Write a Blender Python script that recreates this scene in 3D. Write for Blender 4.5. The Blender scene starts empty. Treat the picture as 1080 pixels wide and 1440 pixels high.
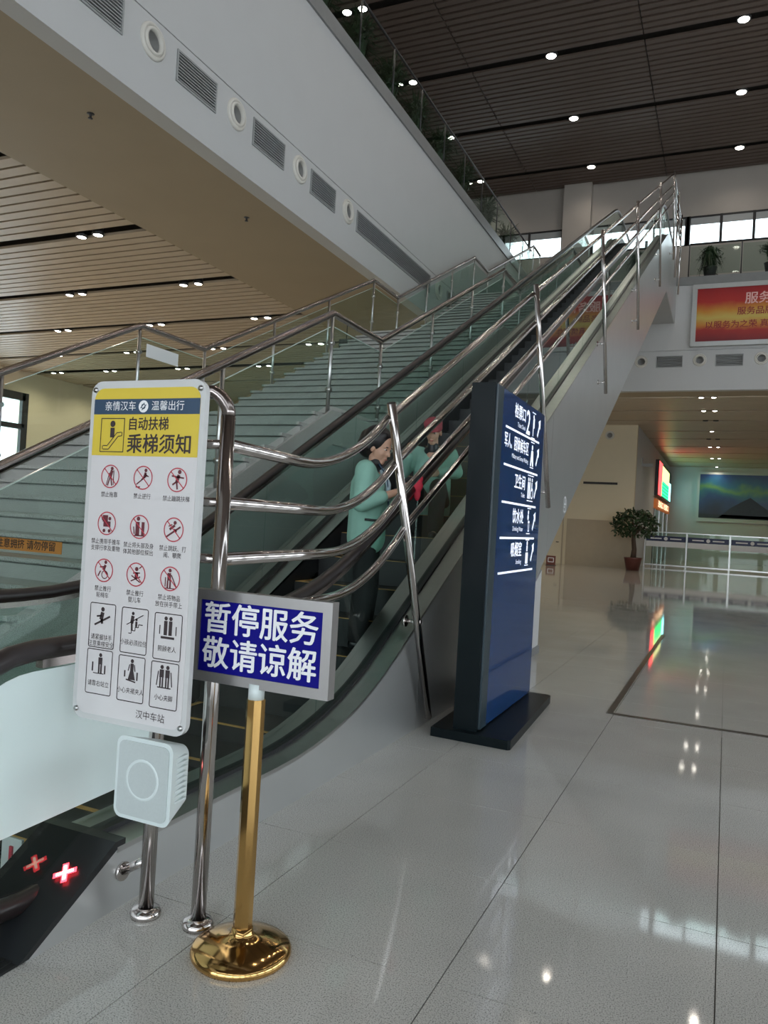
import bpy, bmesh, math, random
from mathutils import Vector, Matrix
random.seed(7)
SC = bpy.context.scene
COL = SC.collection

# ------------------------------------------------------------------ camera, sky, exposure
F, VPD, ROLL, CH = 1090.0, (1022.0, 762.0), .058, 1.45      # focal px, depth vanishing point, horizon slope, eye height (1080x1440 frame)
_d = Vector((VPD[0]-540, VPD[1]-720, F)).normalized()
_n = _d.cross(Vector((1, ROLL, 0))).normalized()
if _n.y > 0: _n = -_n
_r = _d.cross(_n).normalized()
if _r.x < 0: _r = -_r
def toworld(v): return Vector((_r.dot(v), _d.dot(v), _n.dot(v)))
cam_data = bpy.data.cameras.new('camera')
cam_data.sensor_fit = 'VERTICAL'; cam_data.sensor_height = 36; cam_data.lens = F/1440*36
cam_data.clip_end = 300
cam = bpy.data.objects.new('camera', cam_data); COL.objects.link(cam)
cr, cu, cb = toworld(Vector((1,0,0))), toworld(Vector((0,-1,0))), toworld(Vector((0,0,-1)))
M = Matrix((cr, cu, cb)).transposed().to_4x4(); M.translation = (0, 0, CH)
cam.matrix_world = M
SC.camera = cam
def on(px, py, axis, val):
    """point of the photograph on a known wall / floor plane"""
    v = toworld(Vector((px-540, py-720, F))); o = Vector((0, 0, CH))
    return o + v*((val-o[axis])/v[axis])

world = bpy.data.worlds.new('sky'); SC.world = world; world.use_nodes = True
bg = world.node_tree.nodes['Background']
bg.inputs[0].default_value = (.86, .94, 1, 1); bg.inputs[1].default_value = 3.0
SC.view_settings.view_transform = 'Standard'; SC.view_settings.look = 'None'
SC.view_settings.exposure = .5; SC.view_settings.gamma = 1
SC.view_settings.use_curve_mapping = False

# ------------------------------------------------------------------ materials
MATS = {}
def mat(name, col, rough=.5, metal=0, noise=0, nscale=8, bump=0, spec=.5, emit=None, estr=0, stretch=None, coat=0):
    if name in MATS: return MATS[name]
    m = bpy.data.materials.new(name); m.use_nodes = True
    nt = m.node_tree; b = nt.nodes['Principled BSDF']
    c = (*col, 1)
    b.inputs['Base Color'].default_value = c; b.inputs['Roughness'].default_value = rough
    b.inputs['Metallic'].default_value = metal; b.inputs['Specular IOR Level'].default_value = spec
    b.inputs['Coat Weight'].default_value = coat
    if emit:
        b.inputs['Emission Color'].default_value = (*emit, 1); b.inputs['Emission Strength'].default_value = estr
    if noise or bump:
        tc = nt.nodes.new('ShaderNodeTexCoord'); mp = nt.nodes.new('ShaderNodeMapping')
        if stretch: mp.inputs['Scale'].default_value = stretch
        nt.links.new(tc.outputs['Object'], mp.inputs[0])
        nz = nt.nodes.new('ShaderNodeTexNoise'); nz.inputs['Scale'].default_value = nscale; nz.inputs['Detail'].default_value = 4
        nt.links.new(mp.outputs[0], nz.inputs['Vector'])
        if noise:
            mx = nt.nodes.new('ShaderNodeMix'); mx.data_type = 'RGBA'
            mx.inputs[6].default_value = (*[max(0, x*(1-noise)) for x in col], 1)
            mx.inputs[7].default_value = (*[min(1, x*(1+noise)) for x in col], 1)
            nt.links.new(nz.outputs[0], mx.inputs[0]); nt.links.new(mx.outputs[2], b.inputs['Base Color'])
        if bump:
            bp = nt.nodes.new('ShaderNodeBump'); bp.inputs['Strength'].default_value = bump; bp.inputs['Distance'].default_value = .01
            nt.links.new(nz.outputs[0], bp.inputs['Height']); nt.links.new(bp.outputs[0], b.inputs['Normal'])
    MATS[name] = m; return m
def glass(name, tint, rough=.02, ior=1.45):
    m = bpy.data.materials.new(name); m.use_nodes = True; nt = m.node_tree
    nt.nodes.remove(nt.nodes['Principled BSDF']); out = nt.nodes['Material Output']
    tr = nt.nodes.new('ShaderNodeBsdfTransparent'); tr.inputs[0].default_value = (*tint, 1)
    gl = nt.nodes.new('ShaderNodeBsdfGlossy'); gl.inputs['Roughness'].default_value = rough; gl.inputs[0].default_value = (.9, 1, .96, 1)
    fr = nt.nodes.new('ShaderNodeFresnel'); fr.inputs[0].default_value = ior
    mx = nt.nodes.new('ShaderNodeMixShader')
    geo = nt.nodes.new('ShaderNodeNewGeometry'); fb = nt.nodes.new('ShaderNodeMath'); fb.operation = 'SUBTRACT'; fb.inputs[0].default_value = 1
    ml = nt.nodes.new('ShaderNodeMath'); ml.operation = 'MULTIPLY'          # only the outer face of a pane mirrors, not its inner side
    nt.links.new(geo.outputs['Backfacing'], fb.inputs[1]); nt.links.new(fr.outputs[0], ml.inputs[0]); nt.links.new(fb.outputs[0], ml.inputs[1])
    nt.links.new(ml.outputs[0], mx.inputs[0]); nt.links.new(tr.outputs[0], mx.inputs[1]); nt.links.new(gl.outputs[0], mx.inputs[2])
    nt.links.new(mx.outputs[0], out.inputs[0]); MATS[name] = m; return m
def granite(name, a, b_, rough):
    m = bpy.data.materials.new(name); m.use_nodes = True; nt = m.node_tree; b = nt.nodes['Principled BSDF']
    tc = nt.nodes.new('ShaderNodeTexCoord'); geo = nt.nodes.new('ShaderNodeNewGeometry')
    vo = nt.nodes.new('ShaderNodeTexNoise'); vo.inputs['Scale'].default_value = 210; vo.inputs['Detail'].default_value = 3
    vb = nt.nodes.new('ShaderNodeTexNoise'); vb.inputs['Scale'].default_value = 1.6
    nt.links.new(geo.outputs['Position'], vo.inputs['Vector']); nt.links.new(geo.outputs['Position'], vb.inputs['Vector'])
    cr_ = nt.nodes.new('ShaderNodeValToRGB'); e = cr_.color_ramp.elements
    e[0].position = .36; e[0].color = (*[x*.5 for x in a], 1); e[1].position = .6; e[1].color = (*b_, 1)
    k = cr_.color_ramp.elements.new(.46); k.color = (*a, 1)
    nt.links.new(vo.outputs[0], cr_.inputs[0])
    mx = nt.nodes.new('ShaderNodeMix'); mx.data_type = 'RGBA'; mx.blend_type = 'MULTIPLY'; mx.inputs[0].default_value = .25
    nt.links.new(cr_.outputs[0], mx.inputs[6]); nt.links.new(vb.outputs[0], mx.inputs[7])
    nt.links.new(mx.outputs[2], b.inputs['Base Color']); b.inputs['Roughness'].default_value = rough
    b.inputs['Specular IOR Level'].default_value = .55
    MATS[name] = m; return m
FLOOR = granite('polished_granite', (.58, .575, .54), (.68, .675, .635), .05)
GROUT = mat('floor_joint', (.17, .165, .15), .7, noise=.2)
STAIRM = granite('stair_stone', (.47, .475, .45), (.55, .555, .53), .3)
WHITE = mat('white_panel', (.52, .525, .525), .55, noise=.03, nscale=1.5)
CREAM = mat('cream_paint', (.66, .58, .42), .6, noise=.03, nscale=2)
TAN = mat('tan_stone', (.42, .35, .25), .35, noise=.06, nscale=4)
SOFFIT = mat('tan_soffit_paint', (.34, .27, .18), .55, noise=.06, nscale=1.2)
SLATH = mat('dark_ceiling_slat', (.125, .088, .070), .55, noise=.12, nscale=2)
SLATL = mat('tan_ceiling_slat', (.46, .37, .27), .4, noise=.12, nscale=2)
DUCT = mat('galvanised_duct', (.34, .34, .33), .5, noise=.08)
VOID = mat('ceiling_void', (.05, .045, .04), .9, noise=.2)
LEDGE = mat('grey_ledge_stone', (.21, .215, .215), .35, noise=.1, nscale=6)
WALLUP = mat('upper_wall_paint', (.40, .36, .32), .6, noise=.04, nscale=2)
STEEL = mat('brushed_steel', (.52, .525, .52), .3, 1, noise=.07, nscale=5, stretch=(1, .15, 6))
STEELP = mat('steel_cladding', (.60, .615, .615), .34, .75, noise=.06, nscale=2.2, bump=.03)
CHROME = mat('polished_steel_tube', (.62, .585, .57), .12, 1, noise=.05, nscale=9)
DKTUBE = mat('bronze_steel_tube', (.42, .37, .355), .2, 1, noise=.08, nscale=9)
GOLD = mat('polished_brass', (.66, .41, .15), .11, 1, noise=.08, nscale=6)
RUBBER = mat('black_handrail_rubber', (.018, .013, .013), .3, noise=.2, spec=.6)
BLACK = mat('black_plastic', (.012, .014, .016), .35, noise=.2)
STEPM = mat('dark_step_metal', (.022, .024, .025), .45, .3, noise=.2, nscale=20)
YEL = mat('yellow_step_line', (.62, .36, .10), .5, noise=.15, nscale=20)
DARKM = mat('dark_window_frame', (.025, .024, .025), .4, noise=.15)
GREYP = mat('grey_paint', (.38, .39, .39), .5, noise=.05)
GRILLE = mat('grille_slat_paint', (.30, .31, .31), .5, noise=.05)
NOZ = mat('nozzle_white_plastic', (.62, .60, .55), .4, noise=.03)
GLASS = glass('green_balustrade_glass', (.855, .925, .90))
GLASSC = glass('clear_window_glass', (.93, .97, .97))
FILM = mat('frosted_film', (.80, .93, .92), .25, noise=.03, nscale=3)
NAVY = mat('navy_panel', (.009, .045, .15), .06, noise=.05, nscale=3, spec=.6)
DKTEAL = mat('dark_teal_metal', (.004, .008, .010), .3, 0, spec=.12, noise=.15, nscale=5)
WPRINT = mat('white_print', (.85, .86, .88), .5, noise=.01)
GLOWW = mat('lit_white_lettering', (.85, .87, .95), .5, emit=(.85, .9, 1), estr=.45, noise=.01)
BLUEF = mat('blue_sign_face', (.003, .002, .20), .5, noise=.05, nscale=5, spec=.15)
YELF = mat('yellow_sign_face', (.68, .52, .055), .4, noise=.03)
NAVYF = mat('navy_sign_band', (.03, .065, .12), .4, noise=.03)
BOARDW = mat('sign_white_face', (.66, .645, .65), .35, noise=.02)
BPRINT = mat('black_print', (.035, .022, .025), .5, noise=.05)
RPRINT = mat('red_print', (.50, .04, .065), .5, noise=.05)
ACRYL = mat('acrylic_edge', (.60, .61, .61), .2, noise=.03)
SPKW = mat('speaker_white_plastic', (.66, .74, .74), .4, noise=.03)
SPKG = mat('speaker_grille', (.50, .56, .56), .5, noise=.06, nscale=150)
LEAF = mat('dark_leaf', (.025, .05, .018), .5, noise=.5, nscale=8)
LEAF2 = mat('green_leaf', (.018, .045, .016), .45, noise=.4, nscale=8)
BARK = mat('bark', (.07, .045, .03), .8, noise=.3)
POTD = mat('dark_pot', (.03, .025, .025), .5, noise=.2)
POTR = mat('terracotta_pot', (.09, .022, .016), .5, noise=.2)
LAMPE = mat('lamp_lens', (1, .95, .85), .5, emit=(1, .93, .82), estr=14, noise=.01)
REDL = mat('red_led', (.9, .02, .03), .5, emit=(1, .04, .06), estr=5, noise=.01)
REDC = mat('red_led_core', (1, .8, .7), .5, emit=(1, .62, .5), estr=5, noise=.01)
SKIN = mat('skin', (.52, .31, .215), .5, noise=.06, nscale=10)
HAIR = mat('black_hair', (.010, .008, .009), .45, noise=.4, nscale=30, stretch=(1, 1, .15))
MINT = mat('mint_jacket_cloth', (.245, .47, .385), .8, noise=.08, nscale=12, bump=.15)
TROUS = mat('black_trouser_cloth', (.012, .012, .014), .85, noise=.2)
REDCAP = mat('dark_red_cap_cloth', (.30, .06, .075), .8, noise=.15, nscale=20)
BRASSF = mat('floor_inlay_metal', (.10, .09, .08), .3, .7, noise=.2)

# ------------------------------------------------------------------ mesh builder
class MB:
    def __init__(s): s.v = []; s.f = []; s.sm = []
    def add(s, vs, fs, smooth=False):
        o = len(s.v); s.v += [tuple(p) for p in vs]
        for f in fs: s.f.append(tuple(i+o for i in f)); s.sm.append(smooth)
        return s
    def box(s, x0, x1, y0, y1, z0, z1):
        return s.add([(x, y, z) for z in (z0, z1) for y in (y0, y1) for x in (x0, x1)],
                     [(0,2,3,1),(4,5,7,6),(0,1,5,4),(2,6,7,3),(0,4,6,2),(1,3,7,5)])
    def prism(s, poly, axis, a, b):
        """poly: 2D points in the two other axes (x: (y,z), y: (x,z), z: (x,y)), extruded a..b"""
        n = len(poly)
        def p3(p, t): return (t, p[0], p[1]) if axis == 0 else ((p[0], t, p[1]) if axis == 1 else (p[0], p[1], t))
        vs = [p3(p, a) for p in poly] + [p3(p, b) for p in poly]
        fs = [tuple(range(n)), tuple(range(2*n-1, n-1, -1))] + [(i, n+i, n+(i+1) % n, (i+1) % n) for i in range(n)]
        return s.add(vs, fs)
    def strip(s, lo, hi, axis, a, b):
        """band between two equally long 2D polylines, extruded a..b (quads only)"""
        n = len(lo)
        def p3(p, t): return (t, p[0], p[1]) if axis == 0 else (p[0], t, p[1])
        vs = [p3(p, t) for t in (a, b) for ln in (lo, hi) for p in ln]      # lo_a, hi_a, lo_b, hi_b
        L, H, L2, H2 = 0, n, 2*n, 3*n; fs = []
        for i in range(n-1):
            fs += [(L+i, H+i, H+i+1, L+i+1), (L2+i, L2+i+1, H2+i+1, H2+i), (L+i, L+i+1, L2+i+1, L2+i), (H+i, H2+i, H2+i+1, H+i+1)]
        fs += [(L, L2, H2, H), (L+n-1, H+n-1, H2+n-1, L2+n-1)]
        return s.add(vs, fs)
    def tube(s, pts, r, n=10, cap=True):
        pts = [Vector(p) for p in pts]; rs = r if isinstance(r, (list, tuple)) else [r]*len(pts)
        rings = []; up = None
        for i, p in enumerate(pts):
            t = (pts[min(i+1, len(pts)-1)]-pts[max(i-1, 0)]).normalized()
            if up is None:
                up = Vector((0, 0, 1)) if abs(t.z) < .9 else Vector((1, 0, 0))
            u = (up-t*up.dot(t)).normalized(); w = t.cross(u); up = u
            rings.append([p+(u*math.cos(2*math.pi*k/n)+w*math.sin(2*math.pi*k/n))*rs[i] for k in range(n)])
        vs = [q for R_ in rings for q in R_]; fs = []
        for i in range(len(pts)-1):
            for k in range(n):
                fs.append((i*n+k, i*n+(k+1) % n, (i+1)*n+(k+1) % n, (i+1)*n+k))
        s.add(vs, fs, True)
        if cap:
            o = len(s.v)-len(vs)
            s.f.append(tuple(o+k for k in range(n-1, -1, -1))); s.sm.append(False)
            s.f.append(tuple(o+(len(pts)-1)*n+k for k in range(n))); s.sm.append(False)
        return s
    def lathe(s, prof, c, n=24, axis=(0, 0, 1)):
        a = Vector(axis).normalized(); u = a.orthogonal().normalized(); w = a.cross(u); c = Vector(c)
        vs = [c+a*h+(u*math.cos(2*math.pi*k/n)+w*math.sin(2*math.pi*k/n))*max(r, 1e-4) for r, h in prof for k in range(n)]
        fs = [(i*n+k, i*n+(k+1) % n, (i+1)*n+(k+1) % n, (i+1)*n+k) for i in range(len(prof)-1) for k in range(n)]
        return s.add(vs, fs, True)
    def ball(s, c, r, n=12, m=8, M_=None):
        c = Vector(c); r = Vector((r, r, r)) if not hasattr(r, '__len__') else Vector(r)
        vs = []; fs = []
        for i in range(m+1):
            th = math.pi*i/m
            for k in range(n):
                ph = 2*math.pi*k/n
                q = Vector((r.x*math.sin(th)*math.cos(ph), r.y*math.sin(th)*math.sin(ph), r.z*math.cos(th)))
                if M_ is not None: q = M_ @ q
                vs.append(c+q)
        for i in range(m):
            for k in range(n): fs.append((i*n+k, (i+1)*n+k, (i+1)*n+(k+1) % n, i*n+(k+1) % n))
        return s.add(vs, fs, True)
    def build(s, name, m, parent=None, origin=None):
        o = Vector((0, 0, 0))
        if parent is not None: o = Vector(parent.get('_o', (0, 0, 0)))
        elif origin is not None: o = Vector(origin)
        me = bpy.data.meshes.new(name); me.from_pydata([tuple(Vector(p)-o) for p in s.v], [], s.f)
        me.polygons.foreach_set('use_smooth', s.sm); me.materials.append(m); me.validate(); me.update()
        ob = bpy.data.objects.new(name, me); COL.objects.link(ob)
        if parent is not None:
            ob.parent = parent; ob['_o'] = tuple(o)
        else:
            ob.location = o; ob['_o'] = tuple(o)
        return ob
def tag(o, label, cat, group=None):
    o['label'] = label; o['category'] = cat
    if group: o['group'] = group
    return o
def thing(name, loc, label, cat, group=None):
    o = bpy.data.objects.new(name, None); COL.objects.link(o); o.location = loc; o['_o'] = tuple(loc); o.empty_display_size = .2
    return tag(o, label, cat, group)
def struct(o, label=None):
    o['kind'] = 'structure'
    if label: o['label'] = label
    return o
def stuff(o): o['kind'] = 'stuff'; return o
def inst(src, name, parent, loc):
    c = bpy.data.objects.new(name, src.data); COL.objects.link(c); c.parent = parent; c.location = loc; return c
def copy_tree(o, loc, parent=None):
    c = o.copy(); COL.objects.link(c)
    if parent is None: c.location = loc
    else: c.parent = parent
    for ch in list(o.children): copy_tree(ch, None, c)
    return c
def bez(p0, p1, p2, n=10):
    p0, p1, p2 = Vector(p0), Vector(p1), Vector(p2)
    return [p0*(1-t)**2+p1*2*t*(1-t)+p2*t*t for t in [i/n for i in range(n+1)]]
_dg = None
def text(body, size, m, parent, org, right, up, name='lettering', align='LEFT', depth=.001, bold=0, sx=1):
    cu_ = bpy.data.curves.new(name, 'FONT'); cu_.body = body; cu_.size = size; cu_.align_x = align; cu_.align_y = 'CENTER'
    cu_.resolution_u = 2; cu_.fill_mode = 'FRONT'
    t = bpy.data.objects.new('t', cu_); COL.objects.link(t)
    bpy.context.view_layer.update()
    ev = t.evaluated_get(bpy.context.evaluated_depsgraph_get()); me = bpy.data.meshes.new_from_object(ev)
    bpy.data.objects.remove(t); bpy.data.curves.remove(cu_)
    r_, u_ = Vector(right).normalized(), Vector(up).normalized(); n_ = r_.cross(u_)
    if bold and size > .045:            # heavier strokes: the same outlines laid a little apart
        vs = [v.co.copy() for v in me.vertices]; fs = [tuple(p.vertices) for p in me.polygons]; V = []; Fc = []
        w_ = size*.018
        for dx, dy, dz in ((-w_, 0, 0), (w_, 0, .0001), (0, -w_*.7, .0002), (0, w_*.7, .0003)):
            Fc += [tuple(i+len(V) for i in p) for p in fs]; V += [(v.x+dx, v.y+dy, dz) for v in vs]
        me = bpy.data.meshes.new(name); me.from_pydata(V, [], Fc); me.update()
    o = Vector(parent.get('_o', (0, 0, 0))) if parent is not None else Vector((0, 0, 0)); g = Vector(org)-o
    for v in me.vertices: v.co = g+r_*v.co.x*sx+u_*v.co.y+n_*(depth+v.co.z)
    me.materials.clear(); me.materials.append(m); me.name = name
    ob = bpy.data.objects.new(name, me); COL.objects.link(ob); ob.parent = parent
    if parent is not None: ob['_o'] = tuple(o)
    return ob
class Flat:
    """flat print shapes on a plane (right, up), slightly proud of it"""
    def __init__(s, org, right, up, off=.001):
        s.o = Vector(org); s.r = Vector(right).normalized(); s.u = Vector(up).normalized(); s.n = s.r.cross(s.u); s.off = off; s.mb = MB()
    def P(s, x, y): return s.o+s.r*x+s.u*y+s.n*s.off
    def poly(s, pts): s.mb.add([s.P(*p) for p in pts], [tuple(range(len(pts)))]); return s
    def disc(s, x, y, rx, ry=None, n=14):
        ry = ry or rx; return s.poly([(x+rx*math.cos(2*math.pi*i/n), y+ry*math.sin(2*math.pi*i/n)) for i in range(n)])
    def ring(s, x, y, r, w, n=28):
        vs = []
        for i in range(n):
            c, q = math.cos(2*math.pi*i/n), math.sin(2*math.pi*i/n)
            vs += [s.P(x+r*c, y+r*q), s.P(x+(r-w)*c, y+(r-w)*q)]
        s.mb.add(vs, [(2*i, (2*i+2) % (2*n), (2*i+3) % (2*n), 2*i+1) for i in range(n)]); return s
    def line(s, x0, y0, x1, y1, w):
        d = Vector((x1-x0, y1-y0)); L = d.length or 1; q = Vector((-d.y, d.x))/L*w/2
        return s.poly([(x0+q.x, y0+q.y), (x0-q.x, y0-q.y), (x1-q.x, y1-q.y), (x1+q.x, y1+q.y)])
    def rect(s, x0, y0, x1, y1): return s.poly([(x0, y0), (x1, y0), (x1, y1), (x0, y1)])
    def rrect(s, x0, y0, x1, y1, r, w, n=5):
        def loop(i):
            o = []
            for cx, cy, a in ((x1-r, y1-r, 0), (x0+r, y1-r, 90), (x0+r, y0+r, 180), (x1-r, y0+r, 270)):
                for k in range(n+1):
                    t = math.radians(a+90*k/n); o.append((cx+(r-i)*math.cos(t), cy+(r-i)*math.sin(t)))
            return o
        a, b = loop(0), loop(w); N = len(a)
        s.mb.add([s.P(*p) for p in a+b], [(i, (i+1) % N, N+(i+1) % N, N+i) for i in range(N)]); return s
    def build(s, name, m, parent): return s.mb.build(name, m, parent)

# ================================================================== levels of the place
Z2 = 10.2            # upper floor
ZS = 6.4             # soffit under the upper floor
ZC = 15.5            # hall ceiling
XF = -6.72           # face of the long gallery on the left
YB = 27.5            # face of the gallery at the end of the hall
YW = 31.6            # window wall of the upper floor
YE = 57.0            # end wall of the lower hall

# ------------------------------------------------------------------ floor
fl = MB()
TX = [-1.955, -1.575, -.77, .035, .84, 1.645, 2.45, 3.255]
TY = [.79*k for k in range(0, 17)]
fl.box(-26, TX[0], -12, YE+.3, -.12, 0).box(TX[-1], 12.3, -12, YE+.3, -.12, 0).box(TX[0], TX[-1], -12, TY[0], -.12, 0)
fl.box(TX[0], TX[-1], TY[-1], YE+.3, -.12, 0)
floor = struct(fl.build('floor', FLOOR), 'polished pale grey granite floor of the station hall')
jb = MB().box(TX[0], TX[-1], TY[0], TY[-1], -.12, -.012).build('joint_bed', GROUT, floor)
for i in range(len(TX)-1):
    w = TX[i+1]-TX[i]; src = None
    for j in range(len(TY)-1):
        h = TY[j+1]-TY[j]
        if src is None:
            src = MB().box(.002, w-.002, .002, h-.002, -.03, 0).build('floor_tile', FLOOR, floor); src.location = (TX[i], TY[j], 0)
        else: inst(src, 'floor_tile', floor, (TX[i], TY[j], 0))
# dark metal strips let into the floor, meeting in a corner
tr = MB().box(-.83, -.78, 6.55, 12.4, -.005, .004)
tr.box(-.78, 3.2, 6.53, 6.60, -.005, .004)
struct(tr.build('trim_1', BRASSF), 'dark metal strip let into the granite floor, turning a corner')

# ------------------------------------------------------------------ big walls
gs = [(5.95, 6.81), (7.77, 8.61), (9.51, 10.4), (11.25, 12.15), (13.03, 17.0), (18.2, 19.1), (20, 20.9), (21.8, 22.7), (23.6, 24.5)]
NOZY = (12.66, 10.89, 9.09, 7.32, 17.6, 19.5, 21.4)
NOZX = (-5.5, -2.95, -1.1, .74); GRX = ((-5.1, -3.4), (-2.47, -1.63), (-.63, .21))
def pierced(m, put, a, b, z0, z1, holes):
    u = a
    for h0, h1, hz0, hz1 in sorted(holes):
        put(m, u, h0, z0, z1); put(m, h0, h1, z0, hz0); put(m, h0, h1, hz1, z1); u = h1
    put(m, u, b, z0, z1); return m
# gallery on the left: white fascia with a projecting lower band
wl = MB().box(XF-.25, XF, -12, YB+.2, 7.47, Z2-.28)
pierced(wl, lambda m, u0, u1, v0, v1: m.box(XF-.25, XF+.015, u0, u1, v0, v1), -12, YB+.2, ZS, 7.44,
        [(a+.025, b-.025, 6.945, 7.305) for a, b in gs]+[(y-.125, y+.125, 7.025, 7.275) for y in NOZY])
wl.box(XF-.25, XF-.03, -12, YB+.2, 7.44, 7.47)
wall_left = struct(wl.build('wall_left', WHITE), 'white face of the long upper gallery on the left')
struct(MB().box(XF-.5, XF+.04, -12, YB, Z2-.28, Z2).build('trim_2', LEDGE), 'grey stone ledge along the gallery top')
struct(MB().box(-26, XF-.25, -12, YW, Z2-.2, Z2-.02).build('floor_gallery', LEDGE), 'upper gallery floor slab')
struct(MB().box(XF-3.0, XF-.25, -12, YB+.2, ZS, ZS+.1).build('ceiling_soffit', SOFFIT), 'plain tan soffit under the gallery edge')
# end gallery
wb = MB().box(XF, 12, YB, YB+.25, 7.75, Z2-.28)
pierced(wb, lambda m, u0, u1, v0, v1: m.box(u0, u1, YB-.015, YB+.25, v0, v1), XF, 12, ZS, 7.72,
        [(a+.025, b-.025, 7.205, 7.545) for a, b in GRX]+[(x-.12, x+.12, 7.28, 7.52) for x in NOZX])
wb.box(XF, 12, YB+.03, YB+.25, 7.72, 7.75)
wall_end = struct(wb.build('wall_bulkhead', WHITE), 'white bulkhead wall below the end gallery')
struct(MB().box(XF, -3.95, YB-.04, YB+.5, Z2-.28, Z2).box(-1.95, 12, YB-.04, YB+.5, Z2-.28, Z2).box(-3.95, -1.95, YB+.1, YB+.5, Z2-.28, Z2).build('trim_3', LEDGE), 'grey stone ledge along the end gallery')
struct(MB().box(XF, 12, YB+.25, YW, Z2-.2, Z2-.02).build('floor_end_gallery', LEDGE), 'upper floor slab at the hall end')
struct(MB().box(XF, 12, YB+.25, YB+1.2, ZS, ZS+.1).build('ceiling_bulkhead', SOFFIT), 'plain tan soffit under the bulkhead')

# window wall of the upper floor, with openings
WZ0, WZ1 = 12.72, 13.86
wins = [(-12.4, -9.6), (-9.5, -6.75), (-5.55, -2.0), (-1.9, 1.5), (1.6, 5.0)]
ww = MB().box(-26, 12.2, YW, YW+.3, Z2-.2, WZ0).box(-26, 12.2, YW, YW+.3, WZ1, ZC+.6)
xs = [-26]+[x for w in wins for x in w]+[12]
for a, b in zip(xs[0::2], xs[1::2]): ww.box(a, b, YW, YW+.3, WZ0, WZ1)
struct(ww.build('wall_back', WALLUP), 'taupe upper wall with a strip of windows')
struct(MB().box(-6.7, -5.6, YW-.35, YW, Z2, ZC+.42).build('wall_column', WALLUP), 'taupe square column against the upper wall')
for k, (a, b) in enumerate(wins):
    nb = 3 if b-a > 3 else 2
    fr = MB().box(a, b, YW+.02, YW+.12, WZ1-.07, WZ1).box(a, b, YW+.02, YW+.12, WZ0, WZ0+.05)
    for i in range(nb+1):
        x = a+(b-a)*i/nb; fr.box(x-.05, x+.05, YW, YW+.14, WZ0, WZ1)
    w_ = struct(fr.build('window_%d' % (k+1), DARKM), 'high strip window with dark frame in the upper wall')
    for i in range(nb):
        MB().box(a+(b-a)*i/nb+.05, a+(b-a)*(i+1)/nb-.05, YW+.06, YW+.072, WZ0+.05, WZ1-.07).build('pane', GLASSC, w_)
        MB().box(a+(b-a)*i/nb+.05, a+(b-a)*(i+1)/nb-.05, YW+.03, YW+.045, WZ1-.34, WZ1-.07).build('blind', GREYP, w_)

# hall ends outside the view: right side and entrance front, openings added and sized for daylight
def windowed(name, axis, pos, a, b, rows, bay, pier, label, upto=None):
    """wall with rows of openings (z0, z1) in every bay, dark frames left out of sight"""
    m = MB(); t = .25
    def bx(u0, u1, z0, z1):
        if axis == 0: m.box(pos, pos+t, u0, u1, z0, z1)
        else: m.box(u0, u1, pos-t, pos, z0, z1)
    zs = [0]+[z for r in rows for z in r]+[ZC+.6]
    for z0, z1 in zip(zs[0::2], zs[1::2]): bx(a, b, z0, z1)
    for z0, z1 in rows:
        u = a
        while u < b-.01:
            bx(u, min(u+(bay if upto is not None and u > upto and z1 < 10 else pier), b), z0, z1); u += bay
    return struct(m.build(name, WALLUP), label)
windowed('wall_right', 0, 12.0, -12, YW, [(1.6, 6.0), (12.7, 13.9)], 4.4, .9, 'right wall of the hall with tall windows and a high window strip', upto=16)
windowed('wall_entrance', 1, -12.0, -10, 12, [(.3, 6.5), (11.5, 13.9)], 4.4, .5, 'glazed entrance front behind the viewer')
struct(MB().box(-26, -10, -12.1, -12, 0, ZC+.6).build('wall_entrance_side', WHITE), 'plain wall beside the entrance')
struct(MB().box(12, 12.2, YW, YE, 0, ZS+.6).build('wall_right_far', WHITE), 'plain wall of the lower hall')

# lower hall beyond the end gallery
XC = -3.85
cw = pierced(MB(), lambda m, u0, u1, v0, v1: m.box(u0, u1, 36, 36.3, v0, v1), -14, XC, 0, ZS+.6, [(-5.165, -4.935, 5.835, 6.065)])
wall_cream = struct(cw.build('wall_cream', CREAM), 'cream wall standing behind the escalator')
struct(MB().box(-6.75, XC+.01, 35.97, 36, 0, 2.1).build('trim_4', TAN), 'tan stone wainscot on the cream wall')
struct(MB().box(-6.1, -4.6, 35.93, 36, 3.72, 3.82).build('trim_5', DARKM), 'dark slot in the cream wall')
dr = struct(MB().box(-8.0, -6.95, 35.95, 36, 0, 2.12).build('door_1', CREAM), 'cream flush door in the cream wall')
MB().box(-8.06, -8.0, 35.93, 36, 0, 2.18).box(-6.95, -6.89, 35.93, 36, 0, 2.18).box(-8.0, -6.95, 35.93, 36, 2.12, 2.18).build('door_frame', TAN, dr)
MB().tube([(-7.08, 35.95, 1.0), (-7.08, 35.88, 1.0), (-7.18, 35.88, 1.0)], .02, 8).build('door_handle', DARKM, dr)
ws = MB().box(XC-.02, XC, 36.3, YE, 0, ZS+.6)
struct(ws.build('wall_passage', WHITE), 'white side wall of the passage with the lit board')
struct(MB().box(XC-.02, 12.2, YE, YE+.3, 0, ZS+.6).build('wall_far', WHITE), 'white end wall of the lower hall')
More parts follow.
